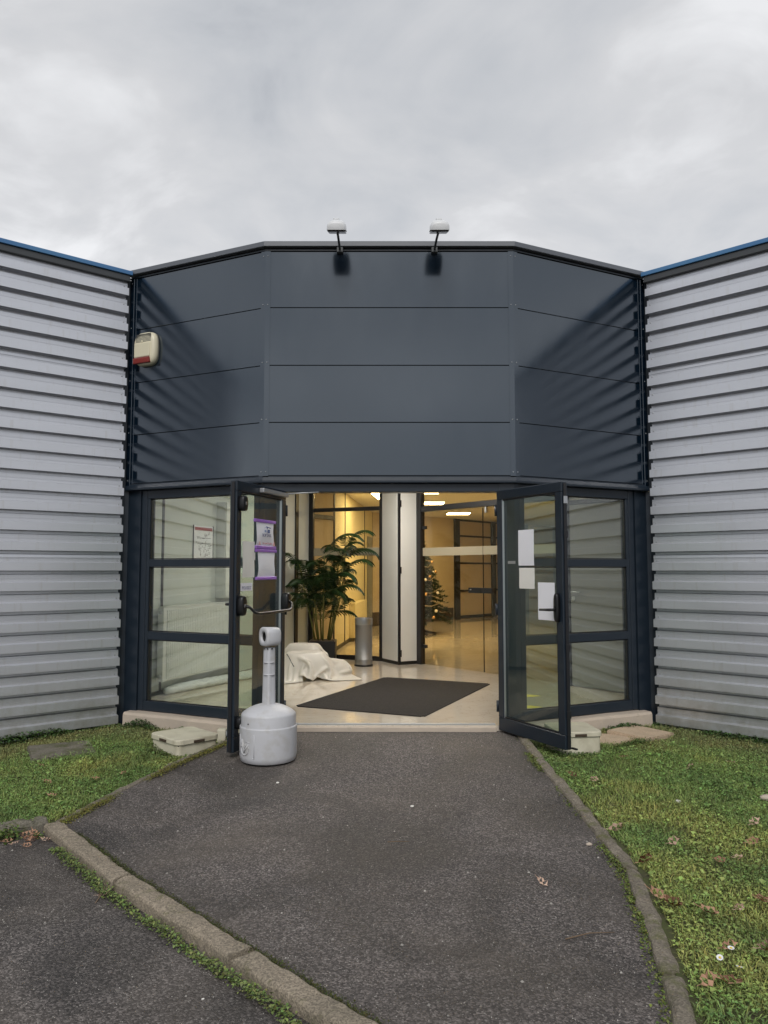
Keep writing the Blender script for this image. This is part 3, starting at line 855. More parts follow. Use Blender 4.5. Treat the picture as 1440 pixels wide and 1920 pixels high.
# ceiling lights (lit), some of them added out of view
def ceiling_light(x, y, rz, mat, label, group=None, w=1.2, h=.30):
    t = thing('ceiling_light', label, 'light', (x, y, 2.857), rz, group)
    box('frame', -w / 2, w / 2, -h / 2, h / 2, -.022, -.002, 'ceiling_white', t, bev=.004)
    box('diffuser', -w / 2 + .02, w / 2 - .02, -h / 2 + .02, h / 2 - .02, -.029, -.0225, mat, t, bev=0)
    return t
ceiling_light(1.0, 16.5, .0, 'lamp_glow', 'lit warm ceiling light just above the top rail of the glass doors', w=.6, h=.6)
ceiling_light(.74, 14.1, .0, 'lamp_glow', 'lit warm ceiling light at the very top beside the column', w=.6, h=.6)
ceiling_light(3.4, 15.0, .0, 'lamp_glow', 'added warm ceiling light, out of view at the right above the glass doors', w=.6, h=.6)  # set out of sight, kept lit only to brighten the hall
ceiling_light(1.9, 19.6, .0, 'lamp_glow', 'lit warm ceiling light deepest in the hall', w=.6, h=.6)
ceiling_light(-.05, 14.9, R(84), 'lamp_glow', 'warm ceiling light beside the yellow hall wall behind the palm')
ceiling_light(-.1, 8.7, 0, 'lobby_fill_glow', 'added pale ceiling light, out of view, in the lobby nearest the entrance')  # unseen lamp, added to brighten the lobby floor
ceiling_light(.1, 10.5, 0, 'lobby_fill_glow', 'added pale ceiling light, out of view, in the lobby nearest the column')  # second unseen fill lamp, kept central so the side walls stay dimmer

# ------------------------------------------------------------------ things on the facade
for x, hx, lab in ((-.415, -.42, 'left'), (.475, .492, 'right')):
    t = thing('floodlight', f'white floodlight on a short arm above the fascia, {lab} of the two', 'light', (hx, 6.68, 4.46), 0, 'floodlights above the entrance')
    bm = bmesh.new()
    secs = [(-.16, .070, .044, .0), (-.145, .082, .064, .0), (-.02, .086, .078, .0), (.10, .080, .070, .0), (.15, .060, .050, .0)]
    rings = []
    for y, w_, h_, dz in secs:
        rings.append([bm.verts.new((w_ * cx, y, dz + hz_)) for cx, hz_ in ((-1, 0), (-.98, h_ * .55), (-.8, h_ * .95), (-.5, h_ * 1.15), (0, h_ * 1.2), (.5, h_ * 1.15), (.8, h_ * .95), (.98, h_ * .55), (1, 0))])
    for a_, b_ in zip(rings, rings[1:]):
        for i in range(8): bm.faces.new((a_[i], a_[i + 1], b_[i + 1], b_[i]))
    bm.faces.new(rings[0]); bm.faces.new(rings[-1])
    tilt = Matrix.Rotation(R(20), 4, 'X')
    hs = obj('housing', bm, 'lamp_white', t, loc=(0, 0, -.028), smooth=True); hs.data.transform(tilt)
    ln_ = box('lens', -.078, .078, -.135, .13, -.014, -.001, 'lamp_lens', t, bev=.006, seg=2, loc=(0, 0, -.028)); ln_.data.transform(tilt)
    bc = box('bracket_cap', -.03, .022, -.05, .05, .082, .106, 'lamp_white', t, bev=.004, loc=(0, 0, -.028)); bc.data.transform(tilt)
    tube('arm', [(x - hx, .43, -.06), (x - hx, .37, -.045), ((x - hx) * .6, .16, -.03), (0, .05, -.01)], .011, 'dark_flashing', t, 10)
    box('mount', x - hx - .03, x - hx + .03, .34, .46, -.075, -.058 + .085, 'dark_flashing', t, bev=.004)

# alarm siren
sr = thing('alarm_siren', 'cream alarm siren box with a red lens on the dark fascia', 'siren', fL.p(1.42, 0, 3.46))
def sp(u, d, z):
    q = Vector(fL.p(1.42 + u, d * .85, 3.46 + z)) - sr.location
    return q
bm = bmesh.new()
rings = []
n = 28
for d, k in ((.0, 1.0), (.035, 1.0), (.06, .97), (.078, .88), (.085, .72)):
    ring = []
    for i in range(n):
        a_ = 2 * math.pi * i / n
        cx, sx = math.cos(a_), math.sin(a_)
        ring.append(bm.verts.new(sp(k * .145 * math.copysign(abs(cx) ** .55, cx) * (1 - .06 * abs(sx)), d, .175 + k * .172 * math.copysign(abs(sx) ** .55, sx))))
    rings.append(ring)
for a_, b_ in zip(rings, rings[1:]):
    for i in range(n): bm.faces.new((a_[i], a_[(i + 1) % n], b_[(i + 1) % n], b_[i]))
bm.faces.new(rings[0]); bm.faces.new(rings[-1])
obj('housing', bm, 'siren_cream', sr, smooth=True)
def sirbox(name, u0, u1, d0, d1, z0, z1, mat, bev):
    return box(name, u0, u1, d0, d1, z0, z1, mat, sr, bev, 2, sp)
sirbox('front_cover', -.09, .115, .07, .098, .085, .235, 'siren_cream', .012)
sirbox('red_lens', -.088, .125, .06, .104, .022, .083, 'siren_red', .012)
for k in range(7):
    sirbox('sound_slot', -.095, .10, .08, .0866, .243 + k * .0125, .248 + k * .0125, 'dark_flashing', 0)
sirbox('screw_cover', .005, .028, .085, .093, .238, .258, 'siren_cream', .004)

# ------------------------------------------------------------------ papers and stickers on the doors
def sheet_on(name, f1, s0, s1, z0, z1, mat, label, cat='paper', parent=None, off=.0, bulge=.004, group=None, curl=.01, pinch=.0):
    """a sheet taped to the glass: a gently bowed, thin page"""
    bm = bmesh.new()
    nx, nz = 5, 9
    g0 = -.0265 + off
    def P(i, j, th):
        fx, fz = i / nx, j / nz
        d = g0 + bulge * math.sin(math.pi * fz) + curl * .5 * math.sin(2 * math.pi * fz + 1) * (abs(fx - .5) * 2) ** 2 + curl * .6
        w = -pinch * math.sin(math.pi * fz) * (fx - .5) * 2
        return f1.p(s0 + (s1 - s0) * fx + w, max(d, g0) + th, z0 + (z1 - z0) * fz)
    lo = [[bm.verts.new(P(i, j, 0)) for i in range(nx + 1)] for j in range(nz + 1)]
    hi = [[bm.verts.new(P(i, j, .0008)) for i in range(nx + 1)] for j in range(nz + 1)]
    for j in range(nz):
        for i in range(nx):
            bm.faces.new((hi[j][i], hi[j][i + 1], hi[j + 1][i + 1], hi[j + 1][i]))
            bm.faces.new((lo[j][i], lo[j + 1][i], lo[j + 1][i + 1], lo[j][i + 1]))
    for i in range(nx):
        bm.faces.new((lo[0][i], lo[0][i + 1], hi[0][i + 1], hi[0][i])); bm.faces.new((lo[nz][i], hi[nz][i], hi[nz][i + 1], lo[nz][i + 1]))
    for j in range(nz):
        bm.faces.new((lo[j][0], hi[j][0], hi[j + 1][0], lo[j + 1][0])); bm.faces.new((lo[j][nx], lo[j + 1][nx], hi[j + 1][nx], hi[j][nx]))
    o = obj(name, bm, mat, parent)
    if label: tag(o, label, cat, group)
    return o
def onframe(f1, s, z, d, flip=True):
    """matrix putting XY-plane lettering onto the leaf, read from its camera side (s runs right to left on the left leaf)"""
    c = Vector(f1.p(s, d, z)); nrm = Vector((f1.n.x, f1.n.y, 0)); up = Vector((0, 0, 1)); rt = up.cross(nrm)
    m = Matrix((rt, up, nrm)).transposed().to_4x4(); m.translation = c
    return m
# upper purple holder with the house sign
p1 = thing('sign_holder', 'purple-edged poster holder with a blue house logo on the left door', 'sign', (0, 0, 0))
sheet_on('sheet', fdl, .225, .565, 1.61, 1.825, 'paper', None, parent=p1, bulge=.012, pinch=.012)
fdl.box('holder_strip', .185, .595, -.026, -.008, 1.815, 1.842, 'purple', p1, bev=.004)
fdl.box('holder_strip', .18, .575, -.026, -.008, 1.588, 1.615, 'purple', p1, bev=.004)
DT = .004
def mark(poly, mat, name='print'):
    bm = bmesh.new()
    f = [bm.verts.new(fdl.p(s, DT, z)) for s, z in poly]; b_ = [bm.verts.new(fdl.p(s, DT - .0006, z)) for s, z in poly]
    bm.faces.new(f); bm.faces.new(b_[::-1])
    for i in range(len(f)): bm.faces.new((f[i], b_[i], b_[(i + 1) % len(f)], f[(i + 1) % len(f)]))
    return obj(name, bm, mat, p1)
cx, cz = .385, 1.762
sx_ = 1.9   # the leaf is seen edge-on, so s is stretched in life
mark([(cx + .012 * sx_, cz + .022), (cx - .034 * sx_, cz + .012), (cx - .034 * sx_, cz + .004), (cx - .004 * sx_, cz + .012), (cx + .002 * sx_, cz - .006)][::-1], 'ink_blue', 'logo_roof')
mark([(cx - .002 * sx_, cz - .006), (cx - .026 * sx_, cz - .006), (cx - .026 * sx_, cz - .034), (cx - .002 * sx_, cz - .034)], 'ink_blue', 'logo_house')
mark([(cx + .03 * sx_, cz + .006), (cx + .006 * sx_, cz + .024), (cx + .006 * sx_, cz + .021), (cx + .03 * sx_, cz + .003)], 'ink_pale', 'logo_line')
mark([(cx + .028 * sx_, cz - .012), (cx + .010 * sx_, cz - .012), (cx + .010 * sx_, cz - .030), (cx + .028 * sx_, cz - .030)], 'ink_pale', 'logo_window')
o = mark([(cx - .010 * sx_, cz - .013), (cx - .019 * sx_, cz - .013), (cx - .019 * sx_, cz - .029), (cx - .010 * sx_, cz - .029)], 'ink_pale', 'logo_pane'); o.location = (fdl.n.x * .001, fdl.n.y * .001, 0)
text_obj('lettering', 'BOP SARL', .040, 'ink_grey', p1, onframe(fdl, .39, 1.705, DT - .001) @ Matrix.Diagonal((1.0, .9, 1, 1)), bold=.0006)
text_obj('lettering', 'Accueil Facile', .030, 'ink_red', p1, onframe(fdl, .385, 1.636, DT - .001) @ Matrix.Diagonal((1.1, .75, 1, 1)))
for s in (.255, .53):
    mark([(s + .02, 1.618), (s, 1.652), (s - .006, 1.652), (s - .022, 1.618)], 'ink_pink', 'print_mark')
p2 = thing('sign_holder', 'purple-edged poster holder with a blank white page on the left door', 'sign', (0, 0, 0))
sheet_on('sheet', fdl, .195, .53, 1.345, 1.57, 'paper', None, parent=p2, bulge=.012, pinch=.014)
fdl.box('holder_strip', .165, .565, -.026, -.008, 1.560, 1.586, 'purple', p2, bev=.004)
fdl.box('holder_strip', .165, .555, -.026, -.008, 1.322, 1.349, 'purple', p2, bev=.004)
sheet_on('paper_sheet', fdl, .575, .79, 1.345, 1.645, 'paper_cream', 'cream sheet of paper beside the purple holders on the left door', bulge=.006, pinch=.006, curl=.006)
pz = thing('door_label', 'small white label reading POUSSEZ on the left door', 'label', (0, 0, 0))
fdl.box('plate', .60, .815, -.0265, -.024, 1.235, 1.300, 'paper', pz, bev=0)
text_obj('lettering', 'POUSSEZ', .046, 'ink_grey', pz, onframe(fdl, .70, 1.258, -.0235) @ Matrix.Diagonal((.85, .8, 1, 1)), bold=.0004)
fdl_st = fdl.box('door_sticker', .55, .573, -.0265, -.0255, 1.49, 1.555, 'paper_cream', None, bev=0)
tag(fdl_st, 'tiny pale sticker between the cream sheet and the purple holders', 'sticker')
sheet_on('paper_sheet', fdr, .29, .505, 1.445, 1.757, 'paper', 'tall white sheet of paper, uppermost on the right door', bulge=.004, curl=.003)
sheet_on('paper_sheet', fdr, .296, .508, 1.245, 1.425, 'paper_cream', 'cream sheet of paper under the tall one on the right door', bulge=.002, curl=.003)
sheet_on('paper_sheet', fdr, .552, .768, .988, 1.302, 'paper', 'white sheet of paper behind the lever handle on the right door', bulge=.003, curl=.003)
st = fdr.box('door_sticker', .13, .24, -.0265, -.0255, 1.462, 1.487, 'galva', None, bev=0)
tag(st, 'small silver sticker near the hinge side of the right door', 'sticker')

# ------------------------------------------------------------------ ash receptacle
ax, ay = -.907, 6.15
ash = thing('ash_receptacle', 'grey plastic cigarette receptacle with a tall neck standing by the left door', 'ashtray', (ax, ay, Gp(ay)), 0)
lathe('bucket', [(0, .006), (.205, .006), (.214, .012), (.222, .05), (.2235, .262), (.2235, .268), (.219, .274), (.214, .274), (.214, .25)], 'ash_plastic', ash, 64)
lathe('foot_ring', [(0, .0), (.203, .0), (.206, .004), (.203, .011), (0, .011)], 'ash_dark', ash, 48)
lathe('lid', [(.2125, .262), (.2125, .352), (.2105, .360), (.205, .367), (.185, .383), (.155, .401), (.12, .416), (.085, .427), (.06, .432), (0, .434)], 'ash_plastic', ash, 64)
# neck: ribbed channel section
bm = bmesh.new()
sec = []
for k in range(32):
    a_ = 2 * math.pi * k / 32
    r = .040 + (.008 if k % 8 in (0, 1) else 0) - (.004 if k % 8 in (4, 5) else 0)
    sec.append((r * math.cos(a_), r * math.sin(a_)))
rings = []
for z, f in ((.425, 1.10), (.44, 1.07), (.60, 1.02), (.76, .97), (.86, .94), (.868, .92)):
    rings.append([bm.verts.new((x * f, y * f, z)) for x, y in sec])
for a_, b_ in zip(rings, rings[1:]):
    for i in range(32): bm.faces.new((a_[i], a_[(i + 1) % 32], b_[(i + 1) % 32], b_[i]))
obj('neck', bm, 'ash_plastic', ash, smooth=True)
for z, r_ in ((.655, .0475), (.75, .0455)):
    lathe('neck_band', [(r_ - .006, z), (r_, z + .001), (r_, z + .009), (r_ - .006, z + .010)], 'ash_plastic', ash, 32)
# head: rounded square drum facing left with a round mouth
hd = bmesh.new()
face = Vector((-.80, -.60, 0)).normalized(); side = Vector((0, 0, 1)).cross(face)
def hp(u, v, w_): return Vector((0, 0, .955)) + face * w_ + side * u + Vector((0, 0, v))
n = 32
def sq(r, k, e):
    a_ = 2 * math.pi * k / n
    c_, s_ = math.cos(a_), math.sin(a_)
    return (r * math.copysign(abs(c_) ** e, c_), r * math.copysign(abs(s_) ** e, s_))
prof = [(-.095, .045, .6), (-.092, .066, .55), (-.075, .080, .55), (.055, .086, .6), (.070, .082, .7), (.074, .072, .9), (.073, .052, 1), (.068, .046, 1), (.052, .044, 1)]
rings = [[hd.verts.new(hp(*[c * .88 for c in sq(r, k, e_)], w_ * .78)) for k in range(n)] for w_, r, e_ in prof]
for a_, b_ in zip(rings, rings[1:]):
    for i in range(n): hd.faces.new((a_[i], a_[(i + 1) % n], b_[(i + 1) % n], b_[i]))
hd.faces.new(rings[0])
head = obj('head', hd, 'ash_plastic', ash, smooth=True)
bm = bmesh.new()
rings = [[bm.verts.new(hp(r_ * math.cos(2 * math.pi * k / n), r_ * math.sin(2 * math.pi * k / n), w_)) for k in range(n)] for w_, r_ in ((.0402, .0386), (-.035, .034))]
for i in range(n): bm.faces.new((rings[0][i], rings[0][(i + 1) % n], rings[1][(i + 1) % n], rings[1][i]))
bm.faces.new(rings[1])
obj('mouth', bm, 'ash_dark', head)  # inner tube coloured dark to stand for the shade inside the hole
for k in range(3):
    tube('neck_slot', [(.046 * math.cos(a_), .046 * math.sin(a_), .862) for a_ in (R(-150 + k * 45), R(-138 + k * 45))], .006, 'ash_dark', ash, 6)
# embossed plate with a V emblem in a ring, on the left front of the bucket
def wrap(a_, z, r=.2235):
    return (r * math.cos(a_), r * math.sin(a_), z)
a0 = R(-132)
bm = bmesh.new()
def ridge(pts, h=.004, w_=.004):
    tube_bm(bm, [wrap(a0 + u / .2235, z, .2245) for u, z in pts], w_, 6)
ridge([(-.085, .225), (.085, .225)], w_=.003); ridge([(.085, .225), (.085, .055)], w_=.0025); ridge([(-.085, .055), (.085, .055)], w_=.004); ridge([(-.085, .225), (-.085, .055)], w_=.0025)
obj('plate_frame', bm, 'ash_plastic', ash, smooth=True)
bm = bmesh.new()
ridge([(-.015 + .05 * math.cos(R(k)), .122 + .05 * math.sin(R(k))) for k in range(-200, 21, 12)], w_=.004)
ridge([(-.055, .185), (-.018, .09)], w_=.006); ridge([(-.018, .09), (.03, .155)], w_=.006)
ridge([(-.04, .185), (-.012, .125), (.008, .16)], w_=.004); ridge([(.0, .175), (.045, .168)], w_=.003)
obj('emblem', bm, 'ash_plastic', ash, smooth=True)
bm = bmesh.new()
bmesh.ops.create_uvsphere(bm, u_segments=8, v_segments=6, radius=.006, matrix=Matrix.Translation(wrap(R(-128), .305, .2125)))
obj('lid_hole', bm, 'ash_dark', ash)

# ------------------------------------------------------------------ boxes, slabs and pipe in the lawns
def utility_box(name, label, c, rz, w_, d_, h_, z0=-.16, top=None):
    t = thing(name, label, 'utility box', (c[0], c[1], z0), rz)
    bm = bmesh.new()
    k = .93
    addbox(bm, ident, -w_ / 2 * k, w_ / 2 * k, -d_ / 2 * k, d_ / 2 * k, 0, h_ - .035)
    vert = [e_ for e_ in bm.edges if abs(e_.verts[0].co.z - e_.verts[1].co.z) > .01]
    bmesh.ops.bevel(bm, geom=vert, offset=.03, segments=3, affect='EDGES', profile=.5)
    obj('body', bm, 'cream_plastic', t)
    box('lid_gap', -w_ / 2 * .9, w_ / 2 * .9, -d_ / 2 * .9, d_ / 2 * .9, h_ - .040, h_ - .026, 'shadow_gap', t, bev=0)
    bm = bmesh.new()
    addbox(bm, ident, -w_ / 2, w_ / 2, -d_ / 2, d_ / 2, h_ - .028, h_ + .012)
    vert = [e_ for e_ in bm.edges if abs(e_.verts[0].co.z - e_.verts[1].co.z) > .01]
    bmesh.ops.bevel(bm, geom=vert, offset=.05, segments=4, affect='EDGES', profile=.5)
    topf = [e_ for e_ in bm.edges if e_.verts[0].co.z > h_ + .01 and e_.verts[1].co.z > h_ + .01]
    bmesh.ops.bevel(bm, geom=topf, offset=.008, segments=2, affect='EDGES', profile=.5)
    lid = obj('lid', bm, 'cream_plastic', t)
    for x, y, a_ in ((0, -d_ / 2, 0), (-w_ / 2, 0, 1), (w_ / 2, 0, 1)):
        if a_: box('lid_notch', x - .004, x + .004, -.055, .055, h_ - .026, h_ - .006, 'trunk_brown', lid, bev=0)
        else: box('lid_notch', -.05, .05, y - .004, y + .004, h_ - .026, h_ - .006, 'trunk_brown', lid, bev=0)
    return t
utility_box('utility_box', 'cream plastic utility box sunk in the left lawn beside the path', (-1.68, 6.60), R(45), .40, .46, .185)
utility_box('utility_box', 'cream plastic utility box behind the open right door', (1.60, 6.66), R(6), .38, .42, .225)
pj = thing('cable_joint', 'small grey pipe joint sticking out of the ground beside the left box', 'pipe', (-1.40, 6.86, -.10))
box('socket', -.055, .02, -.04, .04, .0, .12, 'cream_plastic', pj, bev=.008, seg=2)
tube('pipe', [(.0, 0, .075), (.09, -.01, .08)], .028, 'pipe_grey', pj, 14)
tube('cable', [(.085, -.01, .085), (.12, .0, .15), (.19, -.01, .17), (.24, -.02, .10), (.25, -.02, .02)], .007, 'black_plastic', pj, 8)
def slab(name, label, c, rz, w_, d_, h_, z0, mat, tilt=(0, 0), cat='paving slab'):
    bm = bmesh.new()
    addbox(bm, ident, -w_ / 2, w_ / 2, -d_ / 2, d_ / 2, 0, h_)
    bmesh.ops.bevel(bm, geom=list(bm.edges), offset=.008, segments=2, affect='EDGES')
    bmesh.ops.triangulate(bm, faces=bm.faces)
    bmesh.ops.subdivide_edges(bm, edges=[e_ for e_ in bm.edges if e_.calc_length() > .05], cuts=5)
    for v in bm.verts:
        v.co += Vector((mnoise.noise(v.co * 14 + Vector(c).to_3d()), mnoise.noise(v.co * 14 + Vector((3, 1, 7))), mnoise.noise(v.co * 12 + Vector((9, 2, 1))))) * .0025
    o = obj(name, bm, mat)
    o.location = (c[0], c[1], z0); o.rotation_euler = (tilt[0], tilt[1], rz)
    return tag(o, label, cat)
slab('paving_slab', 'pinkish paving slab lying between the right box and the other slab', (1.98, 7.02), R(-47), .40, .40, .05, -.15, 'paver', (R(1), R(-2)))
slab('paving_slab', 'pinkish paving slab nearest the right wing, tilted on the grass', (2.37, 7.24), R(-47), .42, .48, .05, -.13, 'paver', (R(-2), R(2)))
mh = slab('manhole_cover', 'weathered concrete inspection cover sunk in the left lawn', (-2.72, 6.62), R(28), .50, .52, .06, -.158, 'old_concrete', cat='manhole cover')

# ------------------------------------------------------------------ lobby things
dm = bmesh.new()
m0, ma, mb = Vector((-.919, 8.061)), Vector((1.302, -.574)), Vector((.93, 2.13))
dv = []
for z in (.001, .010):
    dv.append([dm.verts.new(tuple(m0 + q) + (z,)) for q in (Vector((0, 0)), ma, ma + mb, mb)])
dm.faces.new(dv[1]); dm.faces.new(dv[0][::-1])
for i in range(4): dm.faces.new((dv[0][i], dv[0][(i + 1) % 4], dv[1][(i + 1) % 4], dv[1][i]))
bmesh.ops.bevel(dm, geom=[e_ for e_ in dm.edges if abs(e_.verts[0].co.z - e_.verts[1].co.z) > .005], offset=.03, segments=3, affect='EDGES')
tag(obj('door_mat', dm, 'mat_dark'), 'large dark brown entrance mat lying askew on the lobby floor', 'mat')

rad = thing('radiator', 'white ribbed panel radiator on the wall behind the left window', 'radiator', fw.p(.10, 0, 0) )
ro = Vector(rad.location)
def rp(a_, d, z): return Vector(fw.p(a_, d, z)) - ro
bm = bmesh.new()
pts = []
nr = 44
for i in range(nr):
    s = .16 + (1.70 - .16) * i / nr; w_ = (1.70 - .16) / nr
    pts += [(s, .125), (s + w_ * .18, .136), (s + w_ * .55, .136), (s + w_ * .73, .125)]
pts.append((1.70, .125))
lo = [bm.verts.new(rp(a_, d, .185)) for a_, d in pts]; hi = [bm.verts.new(rp(a_, d, .955)) for a_, d in pts]
for i in range(len(pts) - 1): bm.faces.new((lo[i], lo[i + 1], hi[i + 1], hi[i]))
obj('front_panel', bm, 'radiator_white', rad)
box('casing', .10, 1.745, .045, .124, .16, .985, 'radiator_white', rad, .008, 2, rp)
box('top_grille', .13, 1.72, .05, .13, .986, .996, 'radiator_white', rad, .002, 1, rp)
for z in (.22, .93):
    bm = bmesh.new(); tube_bm(bm, [rp(.085, .085, z), rp(.101, .085, z)], .02, 12); obj('plug', bm, 'steel', rad, smooth=True)
for s in (.4, 1.45):
    box('bracket', s, s + .05, .0, .046, .3, .9, 'radiator_white', rad, .002, 1, rp)

ev = thing('evacuation_plan', 'framed evacuation plan with a red header on the lobby wall', 'sign', fw.p(1.04, 0, 1.53))
eo = Vector(ev.location)
def ep(a_, d, z): return Vector(fw.p(a_, d, z)) - eo
box('board', .83, 1.255, .001, .012, 1.53, 1.95, 'paper', ev, .002, 1, ep)
for a0_, a1_, z0_, z1_ in ((.822, .829, 1.522, 1.958), (1.256, 1.263, 1.522, 1.958)):
    box('rail', a0_, a1_, .001, .016, z0_, z1_, 'dark_flashing', ev, .001, 1, ep)
box('header', .85, 1.235, .0125, .0135, 1.895, 1.935, 'ink_red', ev, 0, 1, ep)
bm = bmesh.new()
r2 = random.Random(3)
addbox(bm, ep, .90, 1.20, .0125, .0133, 1.73, 1.735); addbox(bm, ep, .90, 1.20, .0125, .0133, 1.80, 1.805)
for k in range(46):
    a_ = .88 + r2.random() * .32; z = 1.57 + r2.random() * .28
    if r2.random() < .5: addbox(bm, ep, a_, a_ + .01 + r2.random() * .05, .0125, .0133, z, z + .005)
    else: addbox(bm, ep, a_, a_ + .006, .0125, .0133, z, z + .01 + r2.random() * .03)
o = obj('plan_drawing', bm, 'ink_black', ev); o['kind'] = 'stuff'
cabx = thing('wall_cabinet', 'tall white wall panel beside the evacuation plan', 'cabinet', fw.p(1.6, 0, 1.04))
co_ = Vector(cabx.location)
def cp(a_, d, z): return Vector(fw.p(a_, d, z)) - co_
box('carcass', 1.345, 2.15, .001, .13, 1.045, 2.28, 'radiator_white', cabx, .004, 1, cp)
box('cabinet_door', 1.35, 1.745, .131, .15, 1.05, 2.275, 'radiator_white', cabx, .004, 1, cp)
box('cabinet_door', 1.75, 2.145, .131, .15, 1.05, 2.275, 'radiator_white', cabx, .004, 1, cp)
box('handle', 1.71, 1.72, .151, .165, 1.55, 1.72, 'steel', cabx, .002, 1, cp)

for a_, b_, r, lab in (((-2.47, 8.80), (-1.62, 10.32), .042, 'white foil-wrapped roll on the floor under the radiator, nearest the window'), ((-2.46, 8.98), (-1.72, 10.38), .045, 'white foil-wrapped roll on the floor, the one against the wall')):
    a_, b_ = Vector(a_ + (r,)), Vector(b_ + (r,))
    pts = [a_.lerp(b_, i / 40) + Vector((0, 0, .003 * math.sin(i * 1.7))) for i in range(41)]
    rads = [r * (1 + .10 * mnoise.noise(Vector((i * .7, r * 50, 0)))) for i in range(41)]
    rads[0] *= .8; rads[-1] *= .8
    tag(tube('foil_roll', pts, rads, 'foil', None, 12), lab, 'roll', 'foil rolls under the radiator')

# crumpled tarpaulin: a sheet let fall over two low bundles
def support(x, y):
    h = np.zeros_like(x)
    for cx_, cy_, rx, ry, hh, a_ in ((-1.03, 10.20, .33, .27, .33, .3), (-1.12, 10.88, .30, .20, .37, -.2), (-.74, 10.45, .22, .22, .20, .6)):
        u = (x - cx_) * math.cos(a_) + (y - cy_) * math.sin(a_); v = -(x - cx_) * math.sin(a_) + (y - cy_) * math.cos(a_)
        q = (np.abs(u) / rx) ** 3 + (np.abs(v) / ry) ** 3
        h = np.maximum(h, hh * np.clip(1.25 - .9 * q, 0, 1) ** .6)
    return h
def drape():
    nx, ny = 84, 96
    lx, ly = 1.5, 1.85
    gx_, gy2 = np.meshgrid(np.linspace(-lx / 2, lx / 2, nx), np.linspace(-ly / 2, ly / 2, ny))
    rs = np.random.default_rng(4)
    ca, sa = math.cos(.35), math.sin(.35)
    k = .80                                    # gathered, so the slack has to fold
    X = -1.10 + k * (gx_ * ca - gy2 * sa); Y = 10.48 + k * (gx_ * sa + gy2 * ca) * .92
    Z = support(X, Y) + .06 + .10 * (fbm(X + 5, Y, 3.2) - .3)
    P = np.stack([X, Y, Z], -1); V_ = np.zeros_like(P)
    dx_, dy_ = lx / (nx - 1), ly / (ny - 1)
    dd = math.hypot(dx_, dy_)
    cons = []
    for (ay_, ax_), L_ in (((0, 1), dx_), ((1, 0), dy_), ((1, 1), dd), ((1, -1), dd), ((0, 3), dx_ * 3), ((3, 0), dy_ * 3)):
        ys_, xs_ = slice(0, ny - ay_), (slice(0, nx - ax_) if ax_ >= 0 else slice(-ax_, nx))
        yt, xt_ = slice(ay_, ny), (slice(ax_, nx) if ax_ >= 0 else slice(0, nx + ax_))
        cons.append(((ys_, xs_), (yt, xt_), L_, .22 if L_ < .06 else .05))
    for it in range(170):
        old = P.copy()
        V_[..., 2] -= .0011
        P = P + V_
        for _ in range(6):
            for ia, ib, L_, st in cons:
                d = P[ib] - P[ia]
                ln = np.linalg.norm(d, axis=-1, keepdims=True) + 1e-9
                c = d * ((ln - L_) / ln) * st
                P[ia] += c; P[ib] -= c
            h = support(P[..., 0], P[..., 1]) + .006
            low = P[..., 2] < h
            P[..., 2] = np.where(low, h, P[..., 2])
        fr_ = np.where(low[..., None], .25, .9)
        V_ = (P - old) * fr_
    return P
PT = drape()
ny, nx = PT.shape[:2]
vs = [tuple(p) for p in PT.reshape(-1, 3)]
fs = [(j * nx + i, j * nx + i + 1, (j + 1) * nx + i + 1, (j + 1) * nx + i) for j in range(ny - 1) for i in range(nx - 1)]
tm = bpy.data.meshes.new('tarpaulin'); tm.from_pydata(vs, [], fs); tm.update()
tarp = tag(link('tarpaulin', tm, 'tarp', smooth=True), 'heap of crumpled white tarpaulin on the lobby floor', 'tarpaulin')
so = tarp.modifiers.new('thickness', 'SOLIDIFY'); so.thickness = .003; so.offset = 1
sb = tarp.modifiers.new('smooth', 'SUBSURF'); sb.levels = 1; sb.render_levels = 1
# dark printed line running over a fold
ln_ = [PT[j, int(nx * .30)] + np.array([0, 0, .008]) for j in range(12, 30, 3)]
tube('print_line', [tuple(p) for p in ln_], .005, 'ink_black', tarp, 6)

# cylinder bin
cb = thing('waste_bin', 'grey metal cylinder bin beside the palm', 'bin', (-.30, 11.45, .001))
lathe('base', [(0, 0), (.138, 0), (.138, .02), (.13, .024), (0, .024)], 'black_plastic', cb, 40)
lathe('body', [(.128, .0245), (.128, .10), (.126, .101), (.126, .60), (.128, .601), (.128, .69), (.12, .70), (.118, .69), (.118, .1), (0, .1)], 'bin_metal', cb, 48)
lathe('band', [(.1285, .60), (.1295, .605), (.1295, .685), (.1285, .69)], 'bin_band', cb, 48)
lathe('band', [(.1285, .03), (.1295, .035), (.1295, .095), (.1285, .10)], 'bin_band', cb, 48)

# floor arrows seen through the right door
for k, (x, y, lab) in enumerate(((1.60, 8.75, 'far yellow arrow sticker on the floor behind the right door'), (1.47, 8.05, 'near yellow arrow sticker on the floor behind the right door'))):
    bm = bmesh.new()
    pts = [(-.17, -.07), (.05, -.07), (.16, .0), (.05, .07), (-.17, .07), (-.10, .0)]
    f = [bm.verts.new((a_, b_, .002)) for a_, b_ in pts]; f2 = [bm.verts.new((a_, b_, 0.0005)) for a_, b_ in pts]
    bm.faces.new(f)
    for i in range(6): bm.faces.new((f[i], f2[i], f2[(i + 1) % 6], f[(i + 1) % 6]))
    o = obj('floor_arrow', bm, 'yellow_tape'); o.location = (x, y, 0); o.rotation_euler = (0, 0, R(-8))
    tag(o, lab, 'sticker')

